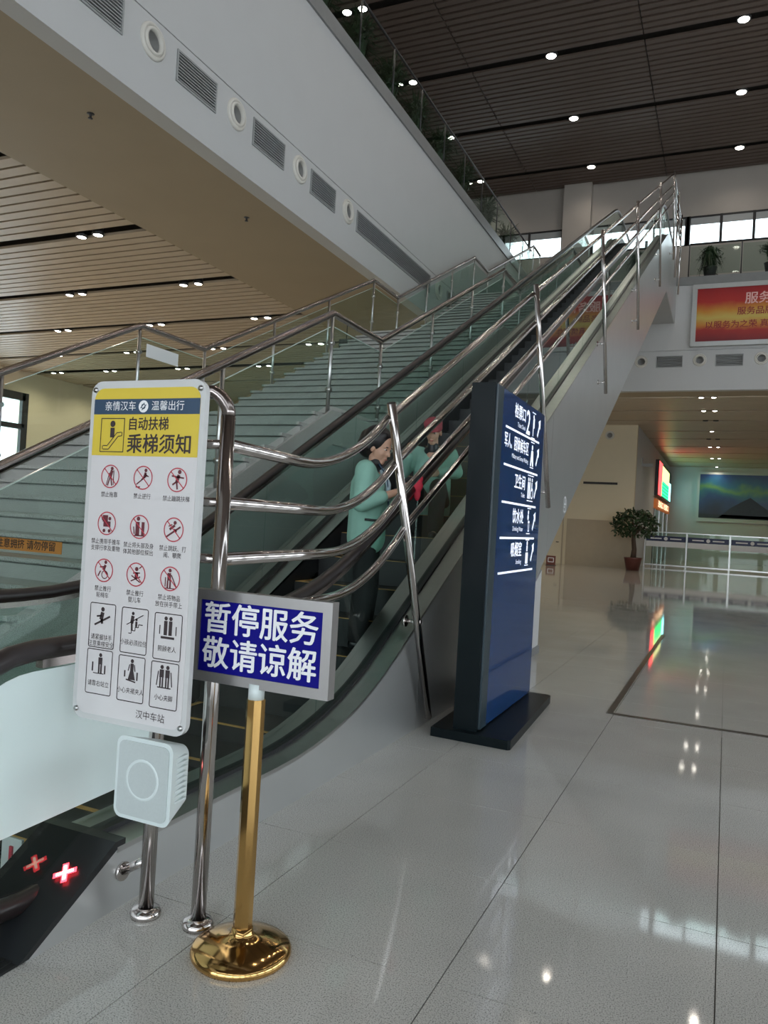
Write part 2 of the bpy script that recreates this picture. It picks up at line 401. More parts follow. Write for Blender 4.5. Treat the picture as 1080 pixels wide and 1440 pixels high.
# left area below the gallery
ly0, ly1 = 15.2, 21.6
lw = MB().box(-25.3, -25, -12, ly0, 0, ZS+.6).box(-25.3, -25, ly1, 42, 0, ZS+.6).box(-25.3, -25, ly0, ly1, 0, 1.2).box(-25.3, -25, ly0, ly1, 5.6, ZS+.6)
struct(lw.build('wall_side', CREAM), 'cream side wall under the gallery')
wn = MB().box(-25.1, -24.95, ly0, ly1, 5.3, 5.6).box(-25.1, -24.95, ly0, ly1, 1.2, 1.35).box(-25.1, -24.95, ly0, ly1, 4.2, 4.4)
for i in range(5):
    y = ly0+(ly1-ly0)*i/4; wn.box(-25.1, -24.95, y-.14, y+.14, 1.2, 5.6)
w6 = struct(wn.build('window_6', DARKM), 'dark framed window in the cream side wall')
for i in range(4):
    for z0, z1 in ((1.35, 4.2), (4.4, 5.3)):
        MB().box(-25.06, -25.05, ly0+(ly1-ly0)*i/4+.14, ly0+(ly1-ly0)*(i+1)/4-.14, z0, z1).build('pane', GLASSC, w6)
struct(MB().box(-25, -14, 42, 42.3, 0, ZS+.6).box(-14.2, -14, 36.3, 42, 0, ZS+.6).build('wall_side_end', CREAM), 'cream end wall under the gallery')
struct(MB().box(-26.1, -26, -12, YW, Z2-.2, ZC+.6).build('wall_gallery', WALLUP), 'taupe wall behind the gallery')

# ------------------------------------------------------------------ ceilings with slats
PIT = .262
ch = struct(MB().box(-26, 12, -12, YW, ZC+.42, ZC+.6).build('ceiling_hall', VOID), 'dark void above the slatted hall ceiling')
TRK = [18.76, 22.5, 26.2, 29.93]
seg = [-13.0, -7.9, -2.8, 2.3, 7.4]
src = None; rest = MB()
k = 0; y = YW-.05-PIT
while y > -12:
    tr_ = any(abs(y+PIT/2-t) < PIT*.6 for t in [TRK[0]-3.72*i for i in range(1, 8)]+TRK)
    if not tr_:
        if y > 16.3:
            for a, b in zip(seg, seg[1:]):
                if src is None:
                    src = MB().box(.015, b-a-.015, 0, PIT*.66, 0, .06).build('slat', SLATH, ch); src.location = (a, y, ZC)
                else: inst(src, 'slat', ch, (a, y, ZC))
            rest.box(-26, seg[0], y, y+PIT*.66, ZC, ZC+.06).box(seg[-1], 12, y, y+PIT*.66, ZC, ZC+.06)
        else: rest.box(-26, 12, y, y+PIT*.66, ZC, ZC+.06)
    y -= PIT
stuff(rest.build('slats_beyond', SLATH, ch))
cl = struct(MB().box(-25, XF-3.0, -12, YB+14.5, ZS+.42, ZS+.6).build('ceiling_lower', VOID), 'dark void above the tan slats under the gallery')
LT = [5.0, 7.75, 10.7, 13.65, 16.45, 19.25, 21.8, 24.4]
src = None; y = 4.0
rest = MB()
while y < YB+14:
    if not any(abs(y+PIT/2-t) < PIT*.62 for t in LT):
        if src is None:
            src = MB().box(-15.25, 0, 0, PIT*.8, 0, .05).build('slat', SLATL, cl); src.location = (XF-3.0, y, ZS+.02)
        else: inst(src, 'slat', cl, (XF-3.0, y, ZS+.02))
    y += PIT
y = 4.0-PIT
while y > -12: rest.box(-24.97, XF-3, y, y+PIT*.8, ZS+.02, ZS+.07); y -= PIT
stuff(rest.build('slats_beyond', SLATL, cl))
cf = struct(MB().box(XC, 12, YB+1.2, YE, ZS+.42, ZS+.6).box(XF-3, XC, YB+.2, 36, ZS+.42, ZS+.6).build('ceiling_far', VOID), 'dark void above the slats of the lower hall')
FT = [28.95, 31.95, 34.7, 38.0, 41, 44.4, 47.4, 50.4, 53.3, 56.2]
rest = MB(); y = YB+1.25
while y < YE:
    if not any(abs(y+PIT/2-t) < PIT*.6 for t in FT):
        rest.box(XC if y > 36 else XF-3, 11.9, y, y+PIT*.88, ZS+.02, ZS+.07)
    y += PIT
stuff(rest.build('slats', SLATL, cf))

# ------------------------------------------------------------------ ceiling lamps
NL = [0]
def seen(x, y, z):
    q = cam.matrix_world.inverted() @ Vector((x, y, z)); return 540-F*q.x/q.z, 720+F*q.y/q.z
def lamp_pair(x, y, z, label, group, two=True, power=60, gap=.2, r=.085, axis=0, warm=(1, .86, .68), spot=True, lit=True):
    u, v = seen(x, y, z); off = not (-15 < u < 1095 and -15 < v < 1455)
    NL[0] += off; sfx = '_%d_offscreen' % NL[0] if off else ''
    t = thing('downlight'+sfx, (x, y, z), label, 'ceiling lamp', group)
    for s in ((-1, 1) if two else (0,)):
        cx, cy = (x+s*gap, y) if axis == 0 else (x, y+s*gap)
        rg = MB().lathe([(r*1.1, .42), (r*1.1, .08), (r*1.25, .06), (r*1.25, 0), (r, -.004), (r*.95, .02)], (cx, cy, z), 16).build('trim_ring', DARKM, t)
        MB().lathe([(.0001, -.016), (r*.6, -.013), (r*.93, -.004), (r*.95, .03), (.0001, .03)], (cx, cy, z), 16).build('lens'+('_%s%d_offscreen' % ('ab'[s > 0], NL[0]) if off else ''), LAMPE if lit else mat('unlit_lens', (.12, .12, .11), .3, noise=.05), t)
    if spot and lit:
        li = bpy.data.lights.new('lamp_light', 'SPOT'); li.energy = power; li.spot_size = math.radians(150); li.spot_blend = .8
        li.color = warm; li.shadow_soft_size = .12
        lo = bpy.data.objects.new('lamp_light'+sfx, li); COL.objects.link(lo); lo.parent = t; lo.location = (0, 0, -.03)
    return t
for y in TRK+[15.0, 11.3, 7.6]:
    for x in (-10.08, -5.43, -.25, 4.9):
        two = x < -10
        lamp_pair(x, y, ZC, 'twin downlight of the high ceiling above the plants of the left gallery' if two else 'round downlight in a dark slot of the high hall ceiling', 'twin downlights above the left gallery' if two else 'downlights of the high hall ceiling', two=two, power=70, r=.13 if two else .15, gap=.24, warm=(1, .9, .78))
shown = {10.7: (-11,), 13.65: (-11, -14.35), 16.45: (-11, -14.35, -17.7), 19.25: (-11, -14.35, -17.7, -21), 21.8: (-14.35, -17.7, -21, -23.6), 24.4: (-21, -23.6)}
for y in LT[1:]:
    for x in (-11, -14.35, -17.7, -21, -23.6):
        u, v = seen(x, y, ZS)
        if x in shown.get(y, ()) or (u < -15 and x > -22):         # in the picture, or the same rows running out past its left edge
            lamp_pair(x, y, ZS, 'twin downlight in a dark slot of the tan slat ceiling', 'twin downlights under the gallery', power=100)
for y, two, lit in ((28.95, 1, 1), (31.95, 1, 1), (34.7, 1, 0), (38.0, 0, 1), (41.0, 1, 0), (44.4, 1, 1), (50.4, 1, 1), (56.2, 0, 1)):
    lb = ('twin' if two else 'single')+(' lit' if lit else ' unlit')+' downlight in the ceiling of the lower hall'
    lamp_pair(-.85, y, ZS, lb, lb+'s', two=bool(two), power=170 if two else 90, lit=bool(lit))
lamp_pair(-6.93, 28.95, ZS, 'twin lit downlight of the lower hall seen through the escalator glass', None, power=170)

# sprinkler heads on the soffit
for (x, y, wh) in ((-7.62, 7.3, 'fourth'), (-7.59, 10.75, 'second')):
    s_ = MB().lathe([(.0001, .02), (.05, .02), (.05, 0), (.018, -.004), (.014, -.05), (.03, -.055), (.03, -.062), (.0001, -.064)], (x, y, ZS), 12).build('sprinkler_head', DARKM, origin=(x, y, ZS))
    tag(s_, 'sprinkler head on the tan soffit near the %s nozzle from the long grille' % wh, 'sprinkler', 'sprinklers on the tan soffit')

# ------------------------------------------------------------------ air grilles and nozzles
def grille(axis, pos, a, b, z0, z1, label, group, n=9):
    d = 1 if axis == 0 else -1
    loc = (pos, (a+b)/2, z0) if axis == 0 else ((a+b)/2, pos, z0)
    t = thing('air_grille', loc, label, 'air vent', group)
    def B(m, u0, u1, v0, v1, d0, d1):
        if axis == 0: m.box(pos+d0, pos+d1, u0, u1, v0, v1)
        else: m.box(u0, u1, pos-d1, pos-d0, v0, v1)
        return m
    B(MB(), a+.025, b-.025, z0+.025, z1-.025, -.25, -.24).build('duct_back', DUCT, t)
    f = MB(); w = .025
    B(f, a, b, z0, z0+w, .001, .02); B(f, a, b, z1-w, z1, .001, .02); B(f, a, a+w, z0+w, z1-w, .001, .02); B(f, b-w, b, z0+w, z1-w, .001, .02)
    f.build('frame', GRILLE, t)
    h = (z1-z0-2*w)/n
    for i in range(n): B(MB(), a+w, b-w, z0+w+h*(i+.3), z0+w+h*(i+.3)+h*.33, -.03, .018).build('slat', GRILLE, t)
    return t
def nozzle(axis, pos, u, z, R_, label, group):
    c = (pos, u, z) if axis == 0 else (u, pos, z); ax = (1, 0, 0) if axis == 0 else (0, -1, 0)
    t = thing('air_nozzle', c, label, 'air vent', group)
    MB().lathe([(R_, .0), (R_, .02), (R_*.93, .035), (R_*.80, .04), (R_*.78, .02)], c, 24, ax).build('flange', NOZ, t)
    MB().lathe([(R_*.78, .02), (R_*.72, .05), (R_*.60, .055), (R_*.56, .0)], c, 24, ax).build('collar', NOZ, t)
    MB().lathe([(R_*.56, .0), (R_*.55, -.21), (.0001, -.21)], c, 20, ax).build('nozzle_sleeve', DUCT, wall_left if axis == 0 else (wall_end if pos < 30 else wall_cream))   # the round sleeve set into the wall opening
    return t
for a, b in gs:
    long = b-a > 2; side = 'before' if a < 13 else 'beyond'
    rank = ['nearest', 'second', 'third', 'fourth'][(3-gs.index((a, b))) if a < 13 else gs.index((a, b))-5]
    grille(0, XF+.015, a, b, 6.92, 7.33, 'long louvred air grille behind the upper stair on the white gallery face' if long else 'short air grille %s from the long grille, on the gallery face %s it' % (rank, side), None if long else 'short grilles along the gallery face')
for i, y in enumerate((12.66, 10.89, 9.09, 7.32)):
    nozzle(0, XF+.015, y, 7.15, .22, 'round white air nozzle %s from the long grille on the gallery face' % ['nearest', 'second', 'third', 'fourth'][i], 'nozzles along the gallery face')
for y in (17.6, 19.5, 21.4):
    nozzle(0, XF+.015, y, 7.15, .22, 'round white air nozzle on the gallery face beyond the long grille, behind the stair glass', 'nozzles behind the upper stair')
for x, lb in ((-5.5, 'round air nozzle below the smaller red poster board'), (-2.95, 'round air nozzle on the bulkhead between the two red poster boards'), (-1.1, 'round air nozzle below the frame corner of the large red poster board'), (.74, 'round air nozzle below the lettering of the large red poster board')):
    nozzle(1, YB-.015, x, 7.40, .21, lb, 'nozzles of the end bulkhead')
for a, b, lb in ((-5.1, -3.4, 'wide louvred air grille below the smaller red poster board'), (-2.47, -1.63, 'louvred air grille on the bulkhead between the two red poster boards'), (-.63, .21, 'louvred air grille between two nozzles below the large red poster board')):
    grille(1, YB-.015, a, b, 7.18, 7.57, lb, 'grilles of the end bulkhead', n=6)
nozzle(1, 36.0, -5.05, 5.95, .2, 'single round air nozzle high on the cream wall', None)

# ================================================================== escalator
TA = .516
def prof(zl, zo, zu, y0, y1, bl=.75):
    a, b = 6.23+(zl-zo)/TA, 6.23+(zu-zo)/TA; q = bl*.888
    pts = [(y0, zl)]
    pts += [(p.x, p.y) for p in bez((a-bl, zl, 0), (a, zl, 0), (a+q, zl+q*TA, 0), 8)]
    pts += [(p.x, p.y) for p in bez((b-q, zu-q*TA, 0), (b, zu, 0), (b+bl, zu, 0), 8)]
    return pts+[(y1, zu)]
def zat(pts, y):
    for (a, za), (b, zb) in zip(pts, pts[1:]):
        if y <= b: return za+(zb-za)*max(0, (y-a))/max(1e-6, b-a)
    return pts[-1][1]
HR = prof(.95, 2.22, 11.17, 1.92, 26.6)
CT = prof(.22, 1.35, 10.40, 1.0, 27.45)
NZ = prof(.0, 1.22, Z2, 1.0, 27.45)
def under(y): return min(8.65, max(0, 1.15+TA*(y-9.2)))
XR, XG, XS, XS2, XG2, XL = -1.95, -2.11, -2.28, -3.27, -3.42, -3.58
esc = thing('escalator', (-2.7, 2.3, 0), 'steel clad escalator with green glass sides and black handrails', 'escalator')
def ys(a, b, st=.18):
    n = max(1, int(round((b-a)/st))); return [a+(b-a)*i/n for i in range(n+1)]
brk = [1.82, 5.16, 9.2, 13.2, 17.2, 21.2, 24.6, 27.45]
for xa, xb, nm in ((XR-.02, XR, 'cladding_panel'), (XL, XL+.02, 'cladding_panel')):
    for a, b in zip(brk, brk[1:]):
        Y = ys(a+.003, b-.003)
        hi = [(y, min(zat(CT, y), (y-1.80)*.588)) for y in Y]; lo = [(y, under(y)) for y in Y]
        MB().strip(lo, hi, 0, xa, xb).build(nm, STEELP, esc)
    # folded steel edge along the top of the cladding
Y = ys(2.2, 27.4)
for xa, xb in ((XR-.03, XR+.006), (XL-.006, XL+.03)):
    MB().strip([(y, zat(CT, y)-.012) for y in Y], [(y, zat(CT, y)+.008) for y in Y], 0, xa, xb).build('edge_trim', STEEL, esc)
for xa, xb in ((XG+.03, XR-.03), (XL+.03, XG2-.03)):
    MB().strip([(y, zat(CT, y)-.02) for y in Y], [(y, zat(CT, y)) for y in Y], 0, xa, xb).build('outer_deck', STEEL, esc)
for xa, xb in ((XG-.03, XG+.03), (XG2-.03, XG2+.03)):
    MB().strip([(y, zat(CT, y)-.02) for y in Y], [(y, zat(CT, y)+.018) for y in Y], 0, xa, xb).build('glass_gasket', BLACK, esc)
for xa, xb in ((XS, XG-.03), (XG2+.03, XS2)):
    MB().strip([(y, zat(CT, y)-.03) for y in Y], [(y, zat(CT, y)-.008) for y in Y], 0, xa, xb).build('inner_deck', STEEL, esc)
for xa, xb in ((XS, XS+.02), (XS2-.02, XS2)):
    MB().strip([(y, zat(NZ, y)-.12) for y in Y], [(y, zat(CT, y)-.01) for y in Y], 0, xa, xb).build('skirt_panel', STEPM, esc)
Yu = ys(7.0, 27.4, .5)
MB().strip([(y, under(y)) for y in Yu], [(y, under(y)+.03) for y in Yu], 0, XL+.02, XR-.02).build('underside', GREYP, esc)
# steps
stepm = None; y = 2.42; k = 0; STEPS = []
while y < 25.6:
    z = zat(NZ, y+.02)+.0
    if y < 3.2: z = .012
    STEPS.append((y, z))
    lo = max(z-.215, .003 if y < 3.7 else z-.215)
    st = MB().box(XS2, XS, y, y+.4, lo, z)
    for i in range(24): pass
    o = st.build('step', STEPM, esc)
    if k < 16:
        MB().box(XS2+.005, XS-.005, y+.002, y+.032, z, z+.003).box(XS-.04, XS-.005, y+.032, y+.39, z, z+.003).box(XS2+.005, XS2+.04, y+.032, y+.39, z, z+.003).build('yellow_line', YEL, o)
    k += 1; y += .4
def step_z(y): return max(z for (a, z) in STEPS if a <= y)
# grooved floor plate and comb
fp = MB().box(XL, XR-.006, .1, 2.42, 0, .008).build('floor_plate', STEPM, esc)
rb = MB()
for i in range(52): x = XL+.02+i*.0308; rb.box(x, x+.014, .12, 2.05, .008, .0125)
for i in range(32): x = XS2+.005+i*.0308; rb.box(x, x+.014, 2.1, 2.41, .008, .014)
stuff(rb.build('floor_plate_ribs', STEPM, esc))
MB().box(XS2, XS, 2.05, 2.09, .008, .014).build('comb_line', YEL, esc)
# inlet covers at the lower end
for xa, xb in ((XS-.02, XR-.021), (XL+.021, XS2+.02)):
    ic = MB().prism([(1.80, .009), (2.24, .009), (2.24, .232), (2.19, .236), (1.80, .012)][::-1], 0, xa, xb).build('inlet_cover', BLACK, esc)
    MB().prism([(1.79, .009), (1.83, .009), (2.21, .226), (2.24, .226), (2.24, .25), (2.19, .25)][::-1], 0, min(xa, xa-.0) if xa > -2.4 else XL-.005, XR+.005 if xa > -2.4 else xb).build('cover_lip', BLACK, ic)
    if xa > -2.4:
        d = Vector((0, .39, .224)).normalized(); up_ = Vector((0, -d.z, d.y))
        f = Flat((-2.035, 2.05, .1565), (.83, d.y*.55, d.z*.55), Vector((0, d.y, d.z)), .004)
        f = Flat((-2.035, 2.05, .1720), (1, 0, 0), d, .004)
        f.line(-.032, -.024, .032, .024, .021).line(-.024, .032, .024, -.032, .021); rc = f.build('warning_light', REDL, ic); rc['label'] = 'glowing red cross light'
        f = Flat((-2.035, 2.05, .1720), (1, 0, 0), d, .006)
        f.line(-.024, -.018, .024, .018, .011).line(-.018, .024, .018, -.024, .011); f.build('light_core', REDC, ic)
# glass panels
gb = [2.55, 3.95, 5.35, 6.9]+[8.5+1.6*i for i in range(11)]+[26.0]
for xg in (XG, XG2):
    # newel panel
    c = [(1.92+.385*math.sin(t), .535-.385*math.cos(t)) for t in [-math.pi*i/12 for i in range(13)]]
    poly = c+[(2.547, .915), (2.547, .24), (2.25, .24), (2.05, .15)]
    ng = MB().prism(poly, 0, xg-.005, xg+.005).build('newel_glass', GLASS, esc)
    if xg == XG:
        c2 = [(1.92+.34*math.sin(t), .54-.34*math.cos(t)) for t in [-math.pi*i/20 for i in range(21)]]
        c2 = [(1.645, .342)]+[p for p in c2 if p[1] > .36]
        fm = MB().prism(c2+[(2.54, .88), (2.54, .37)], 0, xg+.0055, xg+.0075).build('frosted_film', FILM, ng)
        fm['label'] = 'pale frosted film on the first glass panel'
    for a, b in zip(gb, gb[1:]):
        Y = ys(a+.004, b-.004, .2)
        MB().strip([(y, zat(CT, y)+.018) for y in Y], [(y, zat(HR, y)-.03) for y in Y], 0, xg-.005, xg+.005).build('glass_panel', GLASS, esc)
# handrails
for xg in (XG, XG2):
    low = [(xg, 2.08, .10), (xg, 2.0, .10)]+[(xg, 1.92+.425*math.sin(t), .525-.425*math.cos(t)) for t in [-math.pi*i/14 for i in range(15)]]
    top = [(xg, 26.6+.4*math.sin(t), 10.77+.4*math.cos(t)) for t in [math.pi*i/12 for i in range(1, 12)]]+[(xg, 26.4, 10.37)]
    MB().tube(low+[(xg, y, z) for y, z in HR[1:]]+top, .037, 12).build('handrail', RUBBER, esc)
    Y = ys(1.95, 26.4, .2)
    MB().strip([(y, zat(HR, y)-.062) for y in Y], [(y, zat(HR, y)-.03) for y in Y], 0, xg-.016, xg+.016).build('handrail_guide', DKTUBE, esc)
# added plate, its red mark painting the cross light's reflection in the glass
cs = thing('entry_indicator', (-2.36, 2.12, .014), 'small clear plate with red mark beside the escalator entry', 'indicator')
MB().box(-2.42, -2.32, 2.115, 2.125, .014, .20).build('plate', ACRYL, cs)
MB().box(-2.375, -2.36, 2.108, 2.115, .05, .17).build('red_mark', RPRINT, cs)
# supporting pier under the truss
pr = MB().prism([(8.75, .09), (9.25, .09), (9.25, .99), (8.75, .76)][::-1], 0, -3.4, -2.0)
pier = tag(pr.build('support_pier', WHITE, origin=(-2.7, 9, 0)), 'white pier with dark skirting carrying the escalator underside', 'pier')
MB().box(-3.41, -1.985, 8.735, 9.265, 0, .09).build('skirting', LEDGE, pier)

# ================================================================== guard railing beside the escalator
XP = -1.83
gr = thing('guard_railing', (XP, 4.5, 0), 'tall chrome tube guard railing on leaning posts along the escalator', 'railing')
sl = Vector((0, 1, TA)).normalized(); dn = Vector((0, TA, -1)).normalized()
ptop = [Vector((XP, y, 2.13+.514*(y-4.15))) for y in (4.15, 7.50, 11.25, 15.05, 19.15, 22.9)]
for i, p in enumerate(ptop):
    L = 2.30 if i == 0 else 2.40
    e = p+dn*L
    if i == 0: e.x = -1.875
    pts = [p-dn*.02, e]
    po = MB().tube(pts, .027, 12).build('post', CHROME, gr)
    for dd in ((1.5,) if i == 0 else (1.62, 2.22)):
        c = p+dn*dd; MB().tube([c, (XR+.012, c.y, c.z)], .014, 8).build('bracket', CHROME, po)
        MB().tube([(XR+.014, c.y, c.z), (XR+.002, c.y, c.z)], .04, 12).build('bracket_plate', CHROME, po)
P2 = (-1.625, 2.265)
offs = (.07, .36, .58, .80); zl = (1.69, 1.485, 1.285, 1.07)
for o_, z_ in zip(offs, zl):
    a = ptop[0]+dn*o_; b = ptop[-1]+dn*o_
    a = a+Vector((-.03, 0, 0)); b = b+Vector((-.03, 0, 0))
    yc = a.y-(a.z-z_)/TA                           # where the sloping tube reaches its level run
    q = .62
    p0 = a; s1 = Vector((a.x, min(yc+q, a.y-.05), 0)); s1.z = z_+(s1.y-yc)*TA
    fx = lambda y: P2[0]+(a.x-P2[0])*max(0, min(1, (y-P2[1])/(a.y-P2[1])))
    cc = bez((fx(yc-.55), yc-.55, z_), (fx(yc), yc, z_), (fx(s1.y), s1.y, s1.z), 10)
    low = [Vector((P2[0], P2[1], z_))]+cc+[a]
    topc = bez(b-sl*.2, b+sl*.25, b+sl*.25+Vector((0, .5, 0)), 8)
    MB().tube(low+topc+[(b.x, 26.6, topc[-1].z)], .024, 10).build('rail_tube', CHROME, gr)
for y in (24.8, 26.6):
    z = ptop[-1].z+.2; MB().tube([(XP, y, z), (XP, y, z-2.6)], .026, 10).build('post', CHROME, gr)
# two floor posts that carry the notice board
for (x, y, zt) in ((-1.83, 2.235, 1.80), (P2[0], P2[1], 1.79)):
    po = MB().tube([(x, y, 0), (x, y, zt)], .0265, 14).build('floor_post', CHROME, gr)
    MB().lathe([(.027, .0), (.053, .0), (.055, .012), (.048, .026), (.027, .03)], (x, y, 0), 20).build('floor_flange', CHROME, po)
MB().tube([(P2[0], P2[1], 1.79)]+bez((P2[0], P2[1], 1.79), (P2[0], P2[1], 1.84), (-1.68, 2.255, 1.875), 6)[1:]+[(-1.83, 2.235, 1.875), (-1.83, 2.235, 1.80)], .025, 12).build('top_bend', DKTUBE, gr)
for z in zl[:3]: MB().tube([(P2[0], P2[1], z), (-1.83, 2.235, z)], .017, 8).build('cross_tube', CHROME, gr)
MB().tube([(-1.83, 2.235, .2), (XR+.004, 2.235, .13)], .016, 8).build('bracket', CHROME, gr)
MB().tube([(XR+.012, 2.235, .13), (XR+.001, 2.235, .13)], .034, 12).build('bracket_plate', CHROME, gr)

# ================================================================== wide stair and its railings
FS = [(2.2, 7.3), (8.55, 13.75), (14.95, 19.95), (21.2, 26.35)]
XA, XB = -3.97, -6.60
stair = thing('staircase', ((XA+XB)/2, 2.2, 0), 'wide grey stone staircase in four flights beside the escalator', 'staircase')
for i, (a, b) in enumerate(FS):
    n = 17; run = (b-a)/n; src = None
    for k in range(n):
        if src is None:
            src = MB().box(XB-.03, XA+.03, 0, run+.004, -.15, -.046).box(XB-.03, XA+.03, .05, run, -.046, -.03).box(XB-.03, XA+.03, -.026, run, -.03, 0).build('step', STAIRM, stair)
            src.location = Vector((0, a, 2.55*i+.15))+Vector((0, 0, 0))
            me = src.data
            for v in me.vertices: v.co += Vector(stair['_o'])  # local mesh stays at its own step corner
            src.location -= Vector(stair['_o'])
        else:
            st_ = inst(src, 'step', stair, Vector((0, a+run*k, 2.55*i+.15*(k+1)))-Vector(stair['_o']))
    c = b; d = FS[i+1][0] if i < 3 else YB-.06
    zz = 2.55*(i+1)
    MB().box(XB-.03, XA+.03, c, d, zz-.2, zz).build('landing', STAIRM, stair)
    for xa, xb in ((XB-.05, XB-.03), (XA+.03, XA+.06)):
        MB().prism([(a-.02, 2.55*i), (a-.02, 2.55*i+.06), (b, zz+.06), (d, zz+.06), (d, zz-.3), (b+.05, zz-.3), (a+.6, 2.55*i)][::-1], 0, xa, xb).build('stringer', STAIRM, stair)
MB().prism([(2.3, 0), (2.3, .03), (7.3, 2.25), (8.55, 2.25), (13.75, 4.8), (13.75, 0)][::-1], 0, XA+.0, XA+.028).build('side_wall', mat('stair_side_panel', (.40, .42, .41), .5, noise=.06, nscale=3), stair)
def stair_z(y):
    for i, (a, b) in enumerate(FS):
        if y < a: return 2.55*i
        if y <= b: return 2.55*i+2.55*(y-a)/(b-a)
    return Z2
def stair_rail(X, label):
    t = thing('stair_railing', (X, 2.2, 0), label, 'railing')
    path = [(1.6, 1.1), (2.2, 1.1)]
    for i, (a, b) in enumerate(FS): path += [(a, 2.55*i+1.1), (b, 2.55*(i+1)+1.1)]
    path += [(27.35, Z2+1.1)]
    MB().tube([(X, y, z) for y, z in path[:1]+path[2:]], .038, 12).build('handrail', DKTUBE, t)
    cuts = [1.7]
    for i, (a, b) in enumerate(FS):
        cuts += [a+.02]+[a+(b-a)*k for k in ((.16, .63) if i == 0 else (.33, .66))]+[b-.0]
    cuts += [27.3]
    def rz(y): return zat(path, y)
    for y in cuts:
        po = MB().tube([(X, y, stair_z(y)-.0), (X, y, rz(y)-.02)], .021, 10).build('post', STEEL, t)
        for hh in (.28, .78): MB().tube([(X-.03, y, stair_z(y)+hh), (X+.03, y, stair_z(y)+hh)], .026, 8).build('glass_clamp', STEEL, po)
    for a, b in zip(cuts, cuts[1:]):
        if b-a < .3: continue
        Y = [a+.04, b-.04]
        MB().strip([(y, stair_z(y)+.12) for y in Y], [(y, rz(y)-.14) for y in Y], 0, X-.006, X+.006).build('glass_panel', GLASS, t)
        MB().strip([(y, rz(y)-.14) for y in Y], [(y, rz(y)-.132) for y in Y], 0, X-.006, X+.006).build('glass_edge', mat('bright_glass_edge', (.55, .68, .62), .2, noise=.05), t)
    return t
stair_rail(XA, 'steel and glass stair railing next to the escalator')
stair_rail(XB, 'steel and glass stair railing along the white gallery face')
# orange warning strip on a stair riser
def riser(k): a, b = FS[0]; return a+(b-a)/17*k, .15*k
ry, rz_ = riser(8)
p0, p1 = on(0, 757, 1, ry), on(88, 760, 1, ry)
kz = int(round((p1.z-.075)/.15)); ry, rz_ = riser(kz)
p1 = on(88, 760, 1, ry)
sk = tag(MB().box(p1.x-1.25, p1.x, ry-.003, ry-.0005, rz_+.02, rz_+.112).build('warning_strip', mat('orange_vinyl', (.66, .25, .06), .5, noise=.08), origin=(p1.x-.6, ry, rz_)), 'orange warning strip with dark writing stuck on a stair riser', 'sticker')
text('上下楼梯 注意拥挤 请勿停留', .075, BPRINT, sk, (p1.x-.06, ry-.003, rz_+.066), (1, 0, 0), (0, 0, 1), align='RIGHT', bold=.002)
# white paper notice on the far stair glass
pn = tag(MB().box(XB+.008, XB+.010, 7.42, 8.02, 3.30, 3.46).build('paper_notice', WPRINT, origin=(XB, 7.7, 3.3)), 'white paper notice taped to the stair glass above the landing', 'notice')
# small dark direction sign seen through the stair glass
eg = on(527, 412, 0, XF-3.0)
xs_ = tag(MB().box(-9.3, -8.2, 17.5, 17.56, 5.72, 6.05).build('hanging_sign', DARKM, origin=(-8.8, 17.5, 5.7)), 'small dark hanging sign with white marks under the soffit', 'sign')
MB().tube([(-9.1, 17.53, 6.05), (-9.1, 17.53, 6.4)], .012, 6).tube([(-8.4, 17.53, 6.05), (-8.4, 17.53, 6.4)], .012, 6).build('hanger', DARKM, xs_)
text('出口 →', .2, WPRINT, xs_, (-8.75, 17.5, 5.89), (1, 0, 0), (0, 0, 1), align='CENTER', depth=.003)

# ================================================================== notice board
K = .925; by = 2.026
bx0, bx1, bz0, bz1 = -2.026, -1.545, .724, 1.8755
nb = thing('notice_board', (-1.93, by, bz0), 'tall white and yellow escalator rules board on chrome posts', 'sign board')
def rrpoly(x0, x1, z0, z1, r, n=6):
    o = []
    for cx, cz, a in ((x1-r, z1-r, 0), (x0+r, z1-r, 90), (x0+r, z0+r, 180), (x1-r, z0+r, 270)):
        for k in range(n+1):
            t = math.radians(a+90*k/n); o.append((cx+r*math.cos(t), cz+r*math.sin(t)))
    return o
MB().prism(rrpoly(bx0, bx1, bz0, bz1, .045), 1, by, by+.02).build('backing_panel', ACRYL, nb)
fx0, fx1, fz0, fz1 = bx0+.018, bx1-.018, bz0+.02, bz1-.025
face = MB().prism(rrpoly(fx0, fx1, fz0, fz1, .04), 1, by-.002, by-.0002).build('printed_face', BOARDW, nb)
zy = on(128, 640, 1, by).z
yp = [p for p in rrpoly(fx0, fx1, fz0, fz1, .04) if p[1] > fz1-.05]
MB().prism([(fx1, zy)]+yp+[(fx0, zy)], 1, by-.003, by-.002).build('yellow_header', YELF, nb)
zn0, zn1 = on(133, 583, 1, by).z, on(134, 562, 1, by).z
MB().box(fx0, fx1, by-.0036, by-.003, zn0, zn1).build('navy_band', NAVYF, nb)
R3, U3 = (1, 0, 0), (0, 0, 1)
fy = by-.0036
cxm = (bx0+bx1)/2
text('亲情汉车', .034, WPRINT, nb, (fx0+.048, fy, (zn0+zn1)/2), R3, U3, bold=.0006, sx=1.0)
text('温馨出行', .034, WPRINT, nb, (fx0+.248, fy, (zn0+zn1)/2), R3, U3, bold=.0006, sx=1.0)
f = Flat((fx0+.215, fy, (zn0+zn1)/2), R3, U3); f.disc(0, 0, .0205, n=20); f.build('emblem', WPRINT, nb)
f = Flat((fx0+.215, fy, (zn0+zn1)/2), R3, U3, .0016); f.line(-.012, -.006, .004, .012, .003).line(-.006, -.012, .012, .006, .003).ring(.0, .0, .009, .003, 14); f.build('emblem_mark', NAVYF, nb)
text('自动扶梯', .047, BPRINT, nb, (fx0+.152, by-.003, on(215, 600, 1, by).z+.006), R3, U3, bold=.0025, sx=.92)
